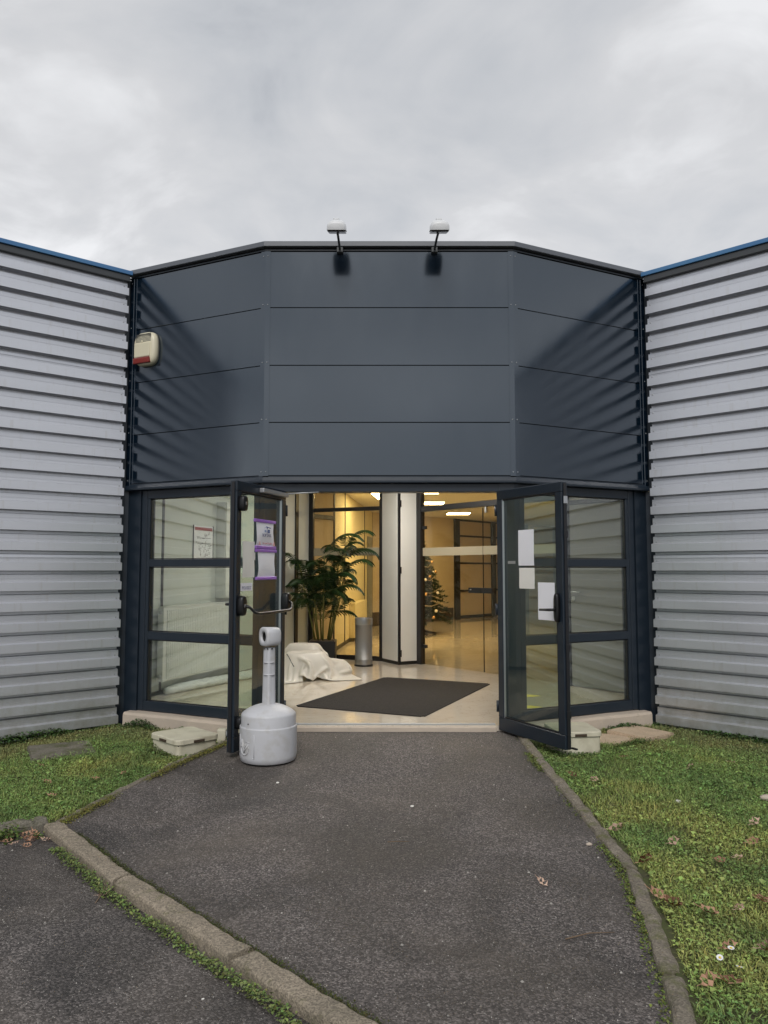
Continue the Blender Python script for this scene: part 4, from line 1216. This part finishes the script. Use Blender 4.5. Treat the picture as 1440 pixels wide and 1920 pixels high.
# ------------------------------------------------------------------ palm in a pot
def colmesh(name, V, F, C):
    me = bpy.data.meshes.new(name)
    me.from_pydata([tuple(v) for v in V], [], F)
    ca = me.color_attributes.new('Col', 'FLOAT_COLOR', 'POINT')
    arr = np.ones((len(V), 4), np.float32); arr[:, :3] = np.asarray(C, np.float32)
    ca.data.foreach_set('color', arr.ravel())
    me.update()
    return me
def frond_mesh(seed, L_=1.0):
    r = random.Random(seed)
    V, F, C = [], [], []
    pts = []; p = Vector((0, 0, 0)); ang = R(72); n = 22
    for i in range(n + 1):
        pts.append(p.copy())
        p = p + Vector((math.cos(ang), 0, math.sin(ang))) * (L_ / n)
        ang -= R(92 + 30 * r.random()) / n * (0.35 + 1.5 * i / n)
    def quad(a, b, c, d, col):
        k = len(V); V.extend((a, b, c, d)); F.append((k, k + 1, k + 2, k + 3)); C.extend([col] * 4)
    rc = (.10, .13, .03)
    for i in range(n):
        w_ = .007 * (1 - i / n * .7)
        for ax_ in (Vector((0, w_, 0)), Vector((0, 0, w_))):
            quad(pts[i] - ax_, pts[i] + ax_, pts[i + 1] + ax_, pts[i + 1] - ax_, rc)
    for i in range(5, n + 1):
        f = (i - 5) / (n - 5)
        ln = (.30 * math.sin(math.pi * (.18 + .72 * f)) + .03) * L_
        t = (pts[min(i + 1, n)] - pts[i - 1]).normalized()
        for sd in (-1, 1):
            d = (t * (.55 + .6 * f) + Vector((0, sd * (1 - .35 * f), 0)) + Vector((0, 0, -.12))).normalized()
            w_ = .017 * L_; up = Vector((0, 0, 1))
            wv = d.cross(up).normalized().cross(d) * .25 + t * .97; wv.normalize()
            col0 = r.uniform(.75, 1.3); g_ = (.016 * col0, .042 * col0, .012 * col0)
            a = pts[i]; b = a + d * ln * .45 + Vector((0, 0, -.02 * ln)); c = a + d * ln * .8 + Vector((0, 0, -.16 * ln)); e_ = a + d * ln + Vector((0, 0, -.34 * ln))
            quad(a - wv * w_ * .3, a + wv * w_ * .3, b + wv * w_, b - wv * w_, g_)
            quad(b - wv * w_, b + wv * w_, c + wv * w_ * .7, c - wv * w_ * .7, g_)
            quad(c - wv * w_ * .7, c + wv * w_ * .7, e_ + wv * .001, e_ - wv * .001, g_)
    me = colmesh('frond', V, F, C); me.materials.append(MATS['palm_leaf'])
    return me
palm = thing('potted_palm', 'tall leafy palm in a black pot in front of the glass partition', 'plant', (-.93, 11.80, 0))
box('pot', -.20, .20, -.20, .20, .001, .34, 'pot_black', palm, bev=.01, seg=2)
box('soil', -.18, .18, -.18, .18, .335, .345, 'trunk_brown', palm, bev=0)
fm = [frond_mesh(k, 1.0) for k in range(4)]
canes = []
r = random.Random(5)
for k in range(8):
    a_ = k * 2.4; bx_, by_ = .11 * math.cos(a_), .11 * math.sin(a_)
    h = r.uniform(.6, 1.45)
    tx, ty = bx_ + .22 * math.cos(a_) * h, by_ + .10 * math.sin(a_) * h
    tube('cane', [(bx_, by_, .33), ((bx_ + tx) / 2 * 1.02, (by_ + ty) / 2, .33 + h * .5), (tx, ty, .33 + h)], [.014, .011, .008], 'cane', palm, 7)
    canes.append((tx, ty, .33 + h, a_, bx_, by_))
for k in range(84):
    tx, ty, tz, a_, bx_, by_ = canes[k % 8]
    f = r.uniform(.3, 1.0)
    o = bpy.data.objects.new('frond', fm[k % 4]); COL.objects.link(o); o.parent = palm
    o.location = (bx_ + (tx - bx_) * f, by_ + (ty - by_) * f, .33 + (tz - .33) * f)
    s = r.uniform(.42, .78)
    o.scale = (s, s, s)
    o.rotation_euler = (r.uniform(-.2, .2), r.uniform(-.15, .45), r.uniform(0, 6.283))
    # keep the wall side from being pierced
    if math.sin(o.rotation_euler[2]) > .45: o.scale = (s * .6, s * .6, s * .8)
    if math.cos(o.rotation_euler[2]) < -.6: o.scale = (s * .75, s * .75, s)

# ------------------------------------------------------------------ Christmas tree in the hall
xt = thing('christmas_tree', 'decorated Christmas tree in the hall behind the glass door', 'Christmas tree', (.80, 16.9, 0))
tube('trunk', [(0, 0, .02), (0, 0, 1.0), (0, 0, 2.0)], [.03, .022, .006], 'trunk_brown', xt, 8)
for k in range(4):
    a_ = R(20 + 90 * k)
    tube('foot', [(0, 0, .10), (.18 * math.cos(a_), .18 * math.sin(a_), .05), (.36 * math.cos(a_), .36 * math.sin(a_), .02)], [.03, .028, .025], 'black_plastic', xt, 8)
V, F, C = [], [], []
r = random.Random(9)
for k in range(190):
    f = (k + .5) / 190
    z = .38 + 1.65 * f
    ln = .66 * (1 - f) ** .85 + .06
    ln *= r.uniform(.8, 1.1)
    a_ = k * 2.39996
    d = Vector((math.cos(a_), math.sin(a_), r.uniform(-.15, .12)))
    steps = max(3, int(ln / .045))
    for i in range(steps):
        c = Vector((0, 0, z)) + d * ln * (.15 + .85 * i / steps) + Vector((0, 0, -.18 * ln * (i / steps) ** 2))
        for q in range(7):
            nd = (d * .8 + Vector((r.uniform(-1, 1), r.uniform(-1, 1), r.uniform(-.7, .9)))).normalized() * r.uniform(.05, .10)
            w_ = nd.cross(Vector((r.uniform(-1, 1), r.uniform(-1, 1), r.uniform(-1, 1)))).normalized() * .012
            m_ = len(V); V.extend((c - w_, c + w_, c + nd)); F.append((m_, m_ + 1, m_ + 2))
            g_ = r.uniform(.6, 1.3); C.extend([(.022 * g_, .042 * g_, .022 * g_)] * 3)
me = colmesh('crown', V, F, C); link('crown', me, 'fir_needle', xt)
for k in range(14):
    f = r.uniform(.02, .8); a_ = r.uniform(-2.6, .9)
    rr = (.62 * (1 - f) ** .85 + .06)
    bm = bmesh.new(); bmesh.ops.create_uvsphere(bm, u_segments=10, v_segments=8, radius=.033)
    obj('bauble', bm, 'bauble_gold' if k % 2 else 'bauble_white', xt, loc=(rr * math.cos(a_), rr * math.sin(a_), .34 + 1.65 * f), smooth=True)
pts = [((.60 * (1 - i / 160) + .06) * math.cos(i * .22), (.60 * (1 - i / 160) + .06) * math.sin(i * .22), .45 + 1.5 * i / 160 + .03 * math.sin(i * 1.3)) for i in range(150)]
tube('garland', pts, .010, 'garland', xt, 5)

# ------------------------------------------------------------------ lawns, weeds and litter
rg = np.random.default_rng(21)
def dist_line(fr, x, y): return (x - fr.A.x) * fr.n.x + (y - fr.A.y) * fr.n.y
AVOID = [(-1.68, 6.60, .27), (1.60, 6.66, .24), (1.98, 7.02, .22), (2.37, 7.24, .25), (-2.72, 6.62, .205)]
def mask_right(x, y):
    m = (x > ip(OUT_R, y) - .022 + .05 * vnoise(x, y, 9.)) & (dist_line(wR, x, y) > .03) & (dist_line(fR, x, y) > .085) & (x < .56 * y + .35)
    for cx_, cy_, r_ in AVOID: m &= (x - cx_) ** 2 + (y - cy_) ** 2 > r_ * r_
    return m
def mask_left(x, y):
    m = (x < left_edge_x(y) + .005 - .05 * vnoise(x, y, 9.)) & (y > left_lawn_front(x) + .02) & (dist_line(wL, x, y) > .03) & (dist_line(fL, x, y) > .085) & (x > -.56 * y - .35)
    for cx_, cy_, r_ in AVOID: m &= (x - cx_) ** 2 + (y - cy_) ** 2 > r_ * r_
    return m
def scatter(n, x0, x1, y0, y1, mask):
    x = rg.uniform(x0, x1, n); y = rg.uniform(y0, y1, n)
    k = mask(x, y)
    return x[k], y[k]
def lawn_colour(x, y, n):
    """living tone of the sward: green, with yellow mossy and darker patches and bare earthy strips by the walls"""
    a = fbm(x, y, 1.3)[:, None]; b = fbm(x + 40, y + 17, 2.6)[:, None]
    g = np.array([.215, .290, .085]); yel = np.array([.345, .350, .100]); dk = np.array([.130, .200, .060]); br = np.array([.20, .165, .09])
    c = g + (yel - g) * np.clip((a - .55) * 4.5, 0, .75)
    c = c + (dk - c) * np.clip((b - .55) * 4.0, 0, .7)
    near = np.minimum(np.minimum(dist_line(wR, x, y), dist_line(wL, x, y)), np.minimum(np.abs(dist_line(fR, x, y)) + (x < 0) * 9, np.abs(dist_line(fL, x, y)) + (x > 0) * 9))[:, None]
    c = c + (br - c) * np.clip(.75 - near * .8 + (a - .5) * 1.2, 0, .55)
    return c * rg.uniform(.6, 1.45, (n, 1)) * (1 + rg.uniform(-.12, .12, (n, 3)))
def np_mesh(name, V, tris, C, mat, kind='stuff'):
    me = bpy.data.meshes.new(name)
    nv, nt_ = len(V), len(tris)
    me.vertices.add(nv); me.vertices.foreach_set('co', V.astype(np.float32).ravel())
    me.loops.add(nt_ * 3); me.loops.foreach_set('vertex_index', tris.astype(np.int32).ravel())
    me.polygons.add(nt_); me.polygons.foreach_set('loop_start', np.arange(0, nt_ * 3, 3, dtype=np.int32)); me.polygons.foreach_set('loop_total', np.full(nt_, 3, np.int32))
    ca = me.color_attributes.new('Col', 'FLOAT_COLOR', 'POINT')
    arr = np.ones((nv, 4), np.float32); arr[:, :3] = C
    ca.data.foreach_set('color', arr.ravel())
    me.update(calc_edges=True)
    o = link(name, me, mat)
    o['kind'] = kind
    return o
def blades(x, y, z, h, w, lean, C):
    n = len(x)
    az = rg.uniform(0, 2 * np.pi, n); la = rg.uniform(0, 2 * np.pi, n)
    wx, wy = np.cos(az) * w, np.sin(az) * w
    lx, ly = np.cos(la) * h * lean, np.sin(la) * h * lean
    P = np.zeros((n, 5, 3))
    P[:, 0] = np.stack([x - wx, y - wy, z], 1); P[:, 1] = np.stack([x + wx, y + wy, z], 1)
    mz = z + h * .62
    P[:, 2] = np.stack([x - wx * .8 + lx * .35, y - wy * .8 + ly * .35, mz], 1); P[:, 3] = np.stack([x + wx * .8 + lx * .35, y + wy * .8 + ly * .35, mz], 1)
    P[:, 4] = np.stack([x + lx, y + ly, z + h * (1 - .35 * np.minimum(lean, 1.5))], 1)
    b = (np.arange(n) * 5)[:, None, None]
    T = np.array([[0, 1, 3], [0, 3, 2], [2, 3, 4]])[None] + b
    return P.reshape(-1, 3), T.reshape(-1, 3), np.repeat(C, 5, 0)
def leaves(x, y, z, ln, wd, tilt, C):
    """small broad leaves: a kite folded along its midrib"""
    n = len(x)
    az = rg.uniform(0, 2 * np.pi, n)
    d = np.stack([np.cos(az) * np.cos(tilt), np.sin(az) * np.cos(tilt), np.sin(tilt)], 1)
    s = np.stack([-np.sin(az), np.cos(az), np.zeros(n)], 1)
    o = np.stack([x, y, z], 1)
    up = np.array([0, 0, 1.0])
    L_, W_ = ln[:, None], wd[:, None]
    P = np.zeros((n, 5, 3))
    P[:, 0] = o; P[:, 1] = o + d * L_ * .5 + s * W_ + up * W_ * .35; P[:, 2] = o + d * L_ - up * L_ * .12
    P[:, 3] = o + d * L_ * .5 - s * W_ + up * W_ * .35; P[:, 4] = o + d * L_ * .5
    T = np.array([[0, 4, 1], [1, 4, 2], [0, 3, 4], [3, 2, 4]])[None] + (np.arange(n) * 5)[:, None, None]
    return P.reshape(-1, 3), T.reshape(-1, 3), np.repeat(C, 5, 0)
for nm, mask, bx4, nb, nl in (('grass', mask_right, (.9, 4.6, 2.2, 7.6), 200000, 95000), ('grass', mask_left, (-4.6, -1.2, 3.6, 7.9), 150000, 60000)):
    x, y = scatter(nb, *bx4, mask); n = len(x)
    hgt = rg.uniform(.012, .040, n) * (.5 + 1.1 * fbm(x + 9, y, 2.7)) * (1 + .8 * (rg.random(n) > .95))
    o = np_mesh('grass', *blades(x, y, lawn_z(x, y) - .002, hgt, rg.uniform(.0013, .0026, n), rg.uniform(.3, 1.6, n), lawn_colour(x, y, n)), 'grass_blade')
    tag(o, 'short mossy lawn grass on the ' + ('right' if bx4[0] > 0 else 'left'), 'grass')
    x, y = scatter(nl, *bx4, mask); k = fbm(x + 31, y + 8, 2.2) > .38 + rg.uniform(-.12, .12, len(x)); x, y = x[k], y[k]; n = len(x)
    c = lawn_colour(x, y, n) * np.array([.9, 1.05, 1.0])
    sz = rg.uniform(.008, .019, n) * (1 + .9 * (rg.random(n) > .93))
    o = np_mesh('clover', *leaves(x, y, lawn_z(x, y) + rg.uniform(.008, .028, n), sz, sz * rg.uniform(.28, .5, n), rg.uniform(-.3, .8, n), c), 'weed_leaf')
    tag(o, 'clover and small broad leaves among the grass of the ' + ('right' if bx4[0] > 0 else 'left') + ' lawn', 'ground cover')

# weeds and moss in the joints and along the walls
def along(pts, n, spread, off=0.):
    P = np.array(pts, float); seg = np.diff(P, axis=0); L_ = np.hypot(seg[:, 0], seg[:, 1]); cum = np.concatenate([[0], np.cumsum(L_)])
    s = rg.uniform(0, cum[-1], n)
    i = np.clip(np.searchsorted(cum, s) - 1, 0, len(seg) - 1)
    f = (s - cum[i]) / L_[i]
    nrm = np.stack([-seg[:, 1], seg[:, 0]], 1) / L_[:, None]
    q = P[i] + seg[i] * f[:, None] + nrm[i] * (off + rg.normal(0, spread, n))[:, None]
    return q[:, 0], q[:, 1], s
def weed_strip(name, label, pts, n, spread, z0, size, base, clump, off=0., thr=.5, tall=.03, mat='weed_leaf', cat='weeds'):
    x, y, s = along(pts, n, spread, off)
    k = vnoise(s, s * 0 + 3.3, clump) > thr + rg.uniform(-.1, .1, len(s))
    x, y, s = x[k], y[k], s[k]; n = len(x)
    dens = np.clip(vnoise(s, s * 0 + 3.3, clump) - thr, 0, .5) * 2
    c = np.array(base)[None] * rg.uniform(.55, 1.5, (n, 1)) * (1 + rg.uniform(-.15, .2, (n, 3)))
    sz = rg.uniform(.6, 1.3, n) * size
    zz = (z0(x, y) if callable(z0) else z0) + rg.uniform(0, 1, n) * tall * (.3 + dens)
    V1, T1, C1 = leaves(x, y, zz, sz, sz * rg.uniform(.28, .5, n), rg.uniform(-.2, 1.0, n), c)
    return tag(np_mesh(name, V1, T1, C1, mat), label, cat)
kl = [(p[0] - .03, p[1] - .03) for p in KP[:4]]
weed_strip('weeds', 'small green weeds growing along the foot of the diagonal kerb', kl, 3600, .015, Z_LOT, .014, (.14, .185, .055), 4.2, thr=.5, tall=.035)
weed_strip('weeds', 'weeds and grass tufts at the corner of the left lawn kerb', [(-2.12, 4.60), (-2.9, 4.15)], 1500, .035, Z_LOT, .022, (.10, .15, .035), 4, thr=.38, tall=.05)
weed_strip('weeds', 'leafy weeds along the foot of the left wing', [wL.p(.05, .09, 0)[:2], wL.p(2.2, .09, 0)[:2]], 5200, .05, lambda x, y: lawn_z(x, y), .024, (.06, .11, .03), 3.0, thr=.36, tall=.07)
weed_strip('weeds', 'leafy weeds along the foot of the right wing', [wR.p(.05, .09, 0)[:2], wR.p(2.2, .09, 0)[:2]], 4200, .05, lambda x, y: lawn_z(x, y), .022, (.06, .11, .03), 3.0, thr=.40, tall=.055)
weed_strip('weeds', 'leafy weeds against the left plinth', [fL.p(.45, .13, 0)[:2], fL.p(1.6, .13, 0)[:2]], 2600, .03, lambda x, y: lawn_z(x, y), .020, (.05, .095, .028), 3.5, thr=.40, tall=.07)
weed_strip('weeds', 'leafy weeds against the right plinth', [fR.p(.9, .13, 0)[:2], fR.p(1.6, .13, 0)[:2]], 1500, .03, lambda x, y: lawn_z(x, y), .020, (.05, .095, .028), 3.5, thr=.36, tall=.06)
gz_ = lambda x, y: np.interp(y, [4.8, 6.1, 7.1], [-.12, -.075, -.045])
ri = [(float(ip(IN_R, yy)) - .012, yy) for yy in np.linspace(2.3, 6.8, 30)]
weed_strip('weeds', 'patchy grass and moss in the joint beside the right edging', ri, 5200, .018, gz_, .013, (.12, .15, .035), 2.6, thr=.46, tall=.018)
km = [(KP[i][0] + .078 + .0, KP[i][1] + .075) for i in range(5)]
weed_strip('moss', 'dark green moss in the joint between kerb and path', km, 9000, .012, -.114, .008, (.055, .062, .018), 1.6, thr=.25, tall=.014, mat='moss_tuft', cat='moss')
em = [(p[0] + .02, p[1]) for p in EL]
weed_strip('moss', 'yellow green moss along the left path edging', em, 5200, .022, lambda x, y: gz_(x, y) + .008, .010, (.15, .145, .035), 2.2, thr=.35, tall=.012, mat='moss_tuft', cat='moss')
weed_strip('weeds', 'weeds around the foot of the left utility box', [(-1.98, 6.62), (-1.70, 6.29), (-1.36, 6.62), (-1.30, 6.85)], 1600, .025, lambda x, y: lawn_z(x, y), .018, (.10, .14, .04), 4, thr=.35, tall=.05)
weed_strip('weeds', 'weeds around the foot of the right utility box', [(1.36, 6.50), (1.60, 6.42), (1.86, 6.46), (2.05, 6.72), (2.35, 6.86)], 1600, .022, lambda x, y: lawn_z(x, y), .016, (.07, .12, .03), 4, thr=.38, tall=.04)

# fallen leaves, each its own thing
def leaf_mesh(seed):
    r = random.Random(seed)
    bm = bmesh.new()
    n = 18; ring = []
    for i in range(n):
        a_ = 2 * math.pi * i / n
        rr = (.62 + .38 * abs(math.cos(2.5 * a_ + seed))) * (1 if i % 2 else .82)
        x, y = 1.0 * rr * math.cos(a_), .62 * rr * math.sin(a_)
        ring.append(bm.verts.new((x, y, .42 * y * y + .22 * x * x * r.uniform(.6, 1.4) + r.uniform(-.04, .04))))
    mid = [bm.verts.new((x, 0, .02 + .2 * x * x)) for x in (-.5, 0, .5)]
    for i in range(n):
        x = (ring[i].co.x + ring[(i + 1) % n].co.x) / 2
        bm.faces.new((ring[i], ring[(i + 1) % n], mid[0] if x < -.3 else (mid[2] if x > .3 else mid[1])))
    bmesh.ops.solidify(bm, geom=list(bm.faces), thickness=.02)
    tube_bm(bm, [(-.6, 0, .08), (-1.0, .05, .12), (-1.35, .1, .2)], .022, 5)
    me = bpy.data.meshes.new('dead_leaf'); bmesh.ops.recalc_face_normals(bm, faces=bm.faces); bm.to_mesh(me); bm.free()
    return me
LM = []
for k in range(3):
    for mt in ('brown_leaf', 'tan_leaf'):
        me = leaf_mesh(k); me.materials.append(MATS[mt]); LM.append(me)
r = random.Random(17)
def dead_leaf(x, y, z, s, which, label, group):
    o = bpy.data.objects.new('dead_leaf', LM[which]); COL.objects.link(o)
    o.location = (x, y, z); o.scale = (s, s, s * r.uniform(1.2, 2.0)); o.rotation_euler = (r.uniform(.0, .7), r.uniform(-.4, .4), r.uniform(-.7, .7))
    return tag(o, label, 'leaf', group)
right = [(1.25, 3.64, 0, 1), (1.29, 3.55, 0, 1), (1.41, 3.46, 0, 1.0), (1.69, 3.56, 0, 1.3), (1.17, 2.9, 2, .9), (1.24, 2.88, 0, 1.1), (1.82, 4.08, 1, .8), (2.17, 4.63, 3, 1.0), (1.58, 4.33, 3, .9), (1.335, 4.54, 5, 1.0), (1.48, 5.55, 5, .9), (1.36, 5.68, 2, .8), (1.72, 4.06, 4, .7), (2.01, 4.32, 0, .9), (1.36, 3.15, 2, .8), (1.55, 3.48, 1, .7), (1.34, 4.06, 4, 1.0), (1.50, 3.14, 1, .9), (2.3, 5.9, 1, .8), (2.7, 6.1, 3, .8), (2.05, 3.9, 5, .8), (1.9, 6.2, 2, .7)]
for x, y, k, s in right:
    dead_leaf(x, y, float(lawn_z(x, y)) + .044, .048 * s, k, 'brown fallen leaf lying on the right lawn', 'fallen leaves on the right lawn')
for x, y, k, s in [(-2.09, 4.63, 0, 1.1), (-2.03, 4.60, 2, 1.0), (-1.99, 4.50, 0, 1.2), (-1.94, 4.54, 3, 1), (-2.04, 4.55, 4, 1.1), (-2.14, 4.50, 2, .9), (-2.07, 4.44, 1, .9), (-2.22, 4.36, 3, .9), (-2.0, 4.44, 0, .8), (-2.16, 4.58, 2, .9)]:
    dead_leaf(x, y, Z_LOT + .012 + .02 * r.random(), .036 * s, k, 'brown fallen leaf heaped in the corner of the left kerb', 'fallen leaves in the kerb corner')
for x, y, k, s in [(-2.18, 5.18, 2, .9), (-2.35, 5.5, 0, .8), (-2.05, 5.6, 4, .7), (-2.6, 6.0, 2, .8), (-1.9, 5.75, 0, .7), (-2.9, 5.6, 4, .8)]:
    dead_leaf(x, y, float(lawn_z(x, y)) + .038, .045 * s, k, 'brown fallen leaf lying on the left lawn', 'fallen leaves on the left lawn')
dead_leaf(.77, 3.862, -.105, .034, 3, 'single tan leaf lying on the path', None)
dead_leaf(-1.345, 3.83, -.145, .036, 1, 'tan leaf stuck in the joint between two kerb stones', None)
dead_leaf(-.35, 2.93, -.148, .03, 1, 'small tan leaf at the foot of the diagonal kerb', None)

# daisies
for k, (x, y, h) in enumerate(((1.255, 2.99, .075), (1.315, 3.03, .09), (1.30, 2.93, .07))):
    lab = ('leftmost of the three white daisies in the right lawn', 'tallest of the three white daisies in the right lawn', 'nearest of the three white daisies in the right lawn')[k]
    t = thing('daisy', lab, 'flower', (x, y, float(lawn_z(x, y))), 0, 'daisies in the right lawn')
    tube('stem', [(0, 0, 0), (.004, .002, h * .5), (.0, .0, h)], .0018, 'cane', t, 5)
    bm = bmesh.new()
    for q in range(14):
        a_ = 2 * math.pi * q / 14
        c_, s_ = math.cos(a_), math.sin(a_); w_ = .0032
        vs = [bm.verts.new((c_ * rr - s_ * ww, s_ * rr + c_ * ww, h + hh)) for rr, ww, hh in ((.004, -.002, .002), (.004, .002, .002), (.014, w_, .005), (.018, 0, .004), (.014, -w_, .005))]
        bm.faces.new(vs)
    bmesh.ops.solidify(bm, geom=list(bm.faces), thickness=.0008)
    pt = Matrix.Translation((0, 0, h)) @ Matrix.Rotation(R(28 - 20 * k), 4, 'X') @ Matrix.Rotation(R(-14 + 12 * k), 4, 'Y') @ Matrix.Scale(.75, 4) @ Matrix.Translation((0, 0, -h))
    o = obj('petals', bm, 'petal', t); o.data.transform(pt)
    bm = bmesh.new(); bmesh.ops.create_uvsphere(bm, u_segments=10, v_segments=6, radius=.006, matrix=Matrix.Translation((0, 0, h + .004)) @ Matrix.Scale(.5, 4, (0, 0, 1)))
    o = obj('flower_centre', bm, 'pollen', t, smooth=True); o.data.transform(pt)
# twigs
for pts, lab in (([(.02, 4.42, -.106), (.07, 4.41, -.100), (.14, 4.425, -.106)], 'thin pale twig lying in the middle of the path'),
                 ([(.75, 3.30, -.112), (.86, 3.34, -.106), (.97, 3.36, -.112)], 'thin dry stalk on the path near the right edging'),
                 ([(-1.36, 3.72, -.16), (-1.345, 3.80, -.13), (-1.35, 3.87, -.10)], 'bent twig standing in the kerb joint')):
    tag(tube('twig', [Vector(p) for p in pts], [.003, .0024, .0014], 'twig', None, 6), lab, 'twig')
# white stone and pale scraps in the right lawn
def stone(name, label, x, y, z, s, mat, cat='stone'):
    bm = bmesh.new(); bmesh.ops.create_icosphere(bm, subdivisions=2, radius=1)
    for v in bm.verts: v.co *= 1 + .25 * mnoise.noise(v.co * 1.7 + Vector((x, y, 0)))
    for v in bm.verts: v.co = Vector((v.co.x * s, v.co.y * s * .7, v.co.z * s * .5))
    o = obj(name, bm, mat, smooth=True); o.location = (x, y, z)
    return tag(o, label, cat)
stone('stone', 'pale pinkish stone at the right edge of the lawn', 2.53, 5.21, -.095, .045, 'plinth_concrete')
stone('stone', 'pale stone chip on the right lawn, left of the pink stone', 1.92, 5.15, -.10, .022, 'paper_cream')
stone('stone', 'whitish pebble on the path nearest the door mat side', .18, 5.05, -.10, .012, 'paper_cream')
stone('stone', 'whitish pebble lying on the path in front of the ash receptacle', -.75, 5.55, -.088, .012, 'paper_cream')
stone('stone', 'flat pale stone on the path beside the right edging', 1.14, 4.4, -.112, .018, 'plinth_concrete')
stone('stone', 'whitish pebble on the lower asphalt beside the kerb', -.66, 2.93, -.155, .010, 'paper_cream')
# loose grit on the asphalt
def grit(name, n, xs, ys, keep, z, label):
    x = rg.uniform(*xs, n); y = rg.uniform(*ys, n); k = keep(x, y); x, y = x[k], y[k]; n = len(x)
    s = rg.uniform(.0016, .0042, n) * (1 + (rg.random(n) > .97) * 1.2)
    c = np.array([.36, .34, .31])[None] * rg.uniform(.3, 1.35, (n, 1))
    zz = z(x, y)
    a_ = rg.uniform(0, 6.28, n)
    P = np.zeros((n, 5, 3))
    for q in range(4):
        P[:, q] = np.stack([x + s * np.cos(a_ + q * 1.57) * rg.uniform(.7, 1.2, n), y + s * np.sin(a_ + q * 1.57), zz - .001], 1)
    P[:, 4] = np.stack([x, y, zz + s * .8], 1)
    T = np.array([[0, 1, 4], [1, 2, 4], [2, 3, 4], [3, 0, 4]])[None] + (np.arange(n) * 5)[:, None, None]
    return tag(np_mesh(name, P.reshape(-1, 3), T.reshape(-1, 3), np.repeat(c, 5, 0), 'moss_tuft'), label, 'grit')
grit('grit', 9000, (-1.9, 1.25), (2.4, 7.0), lambda x, y: (x > ip(IN_L, y) + .06) & (x < ip(IN_R, y) - .01), lambda x, y: gz_(x, y) + .010 * (fbm(x, y, 1.2) - .5), 'loose pale grit scattered over the path')
grit('grit', 4500, (-2.6, .4), (2.2, 4.6), lambda x, y: (x < ip(IN_L, y) - .18) & (x > -.55 * y - .3) & (y < left_lawn_front(x) - .1), lambda x, y: Z_LOT + .012 * (fbm(x, y, .6) - .5), 'loose pale grit scattered over the lower asphalt')
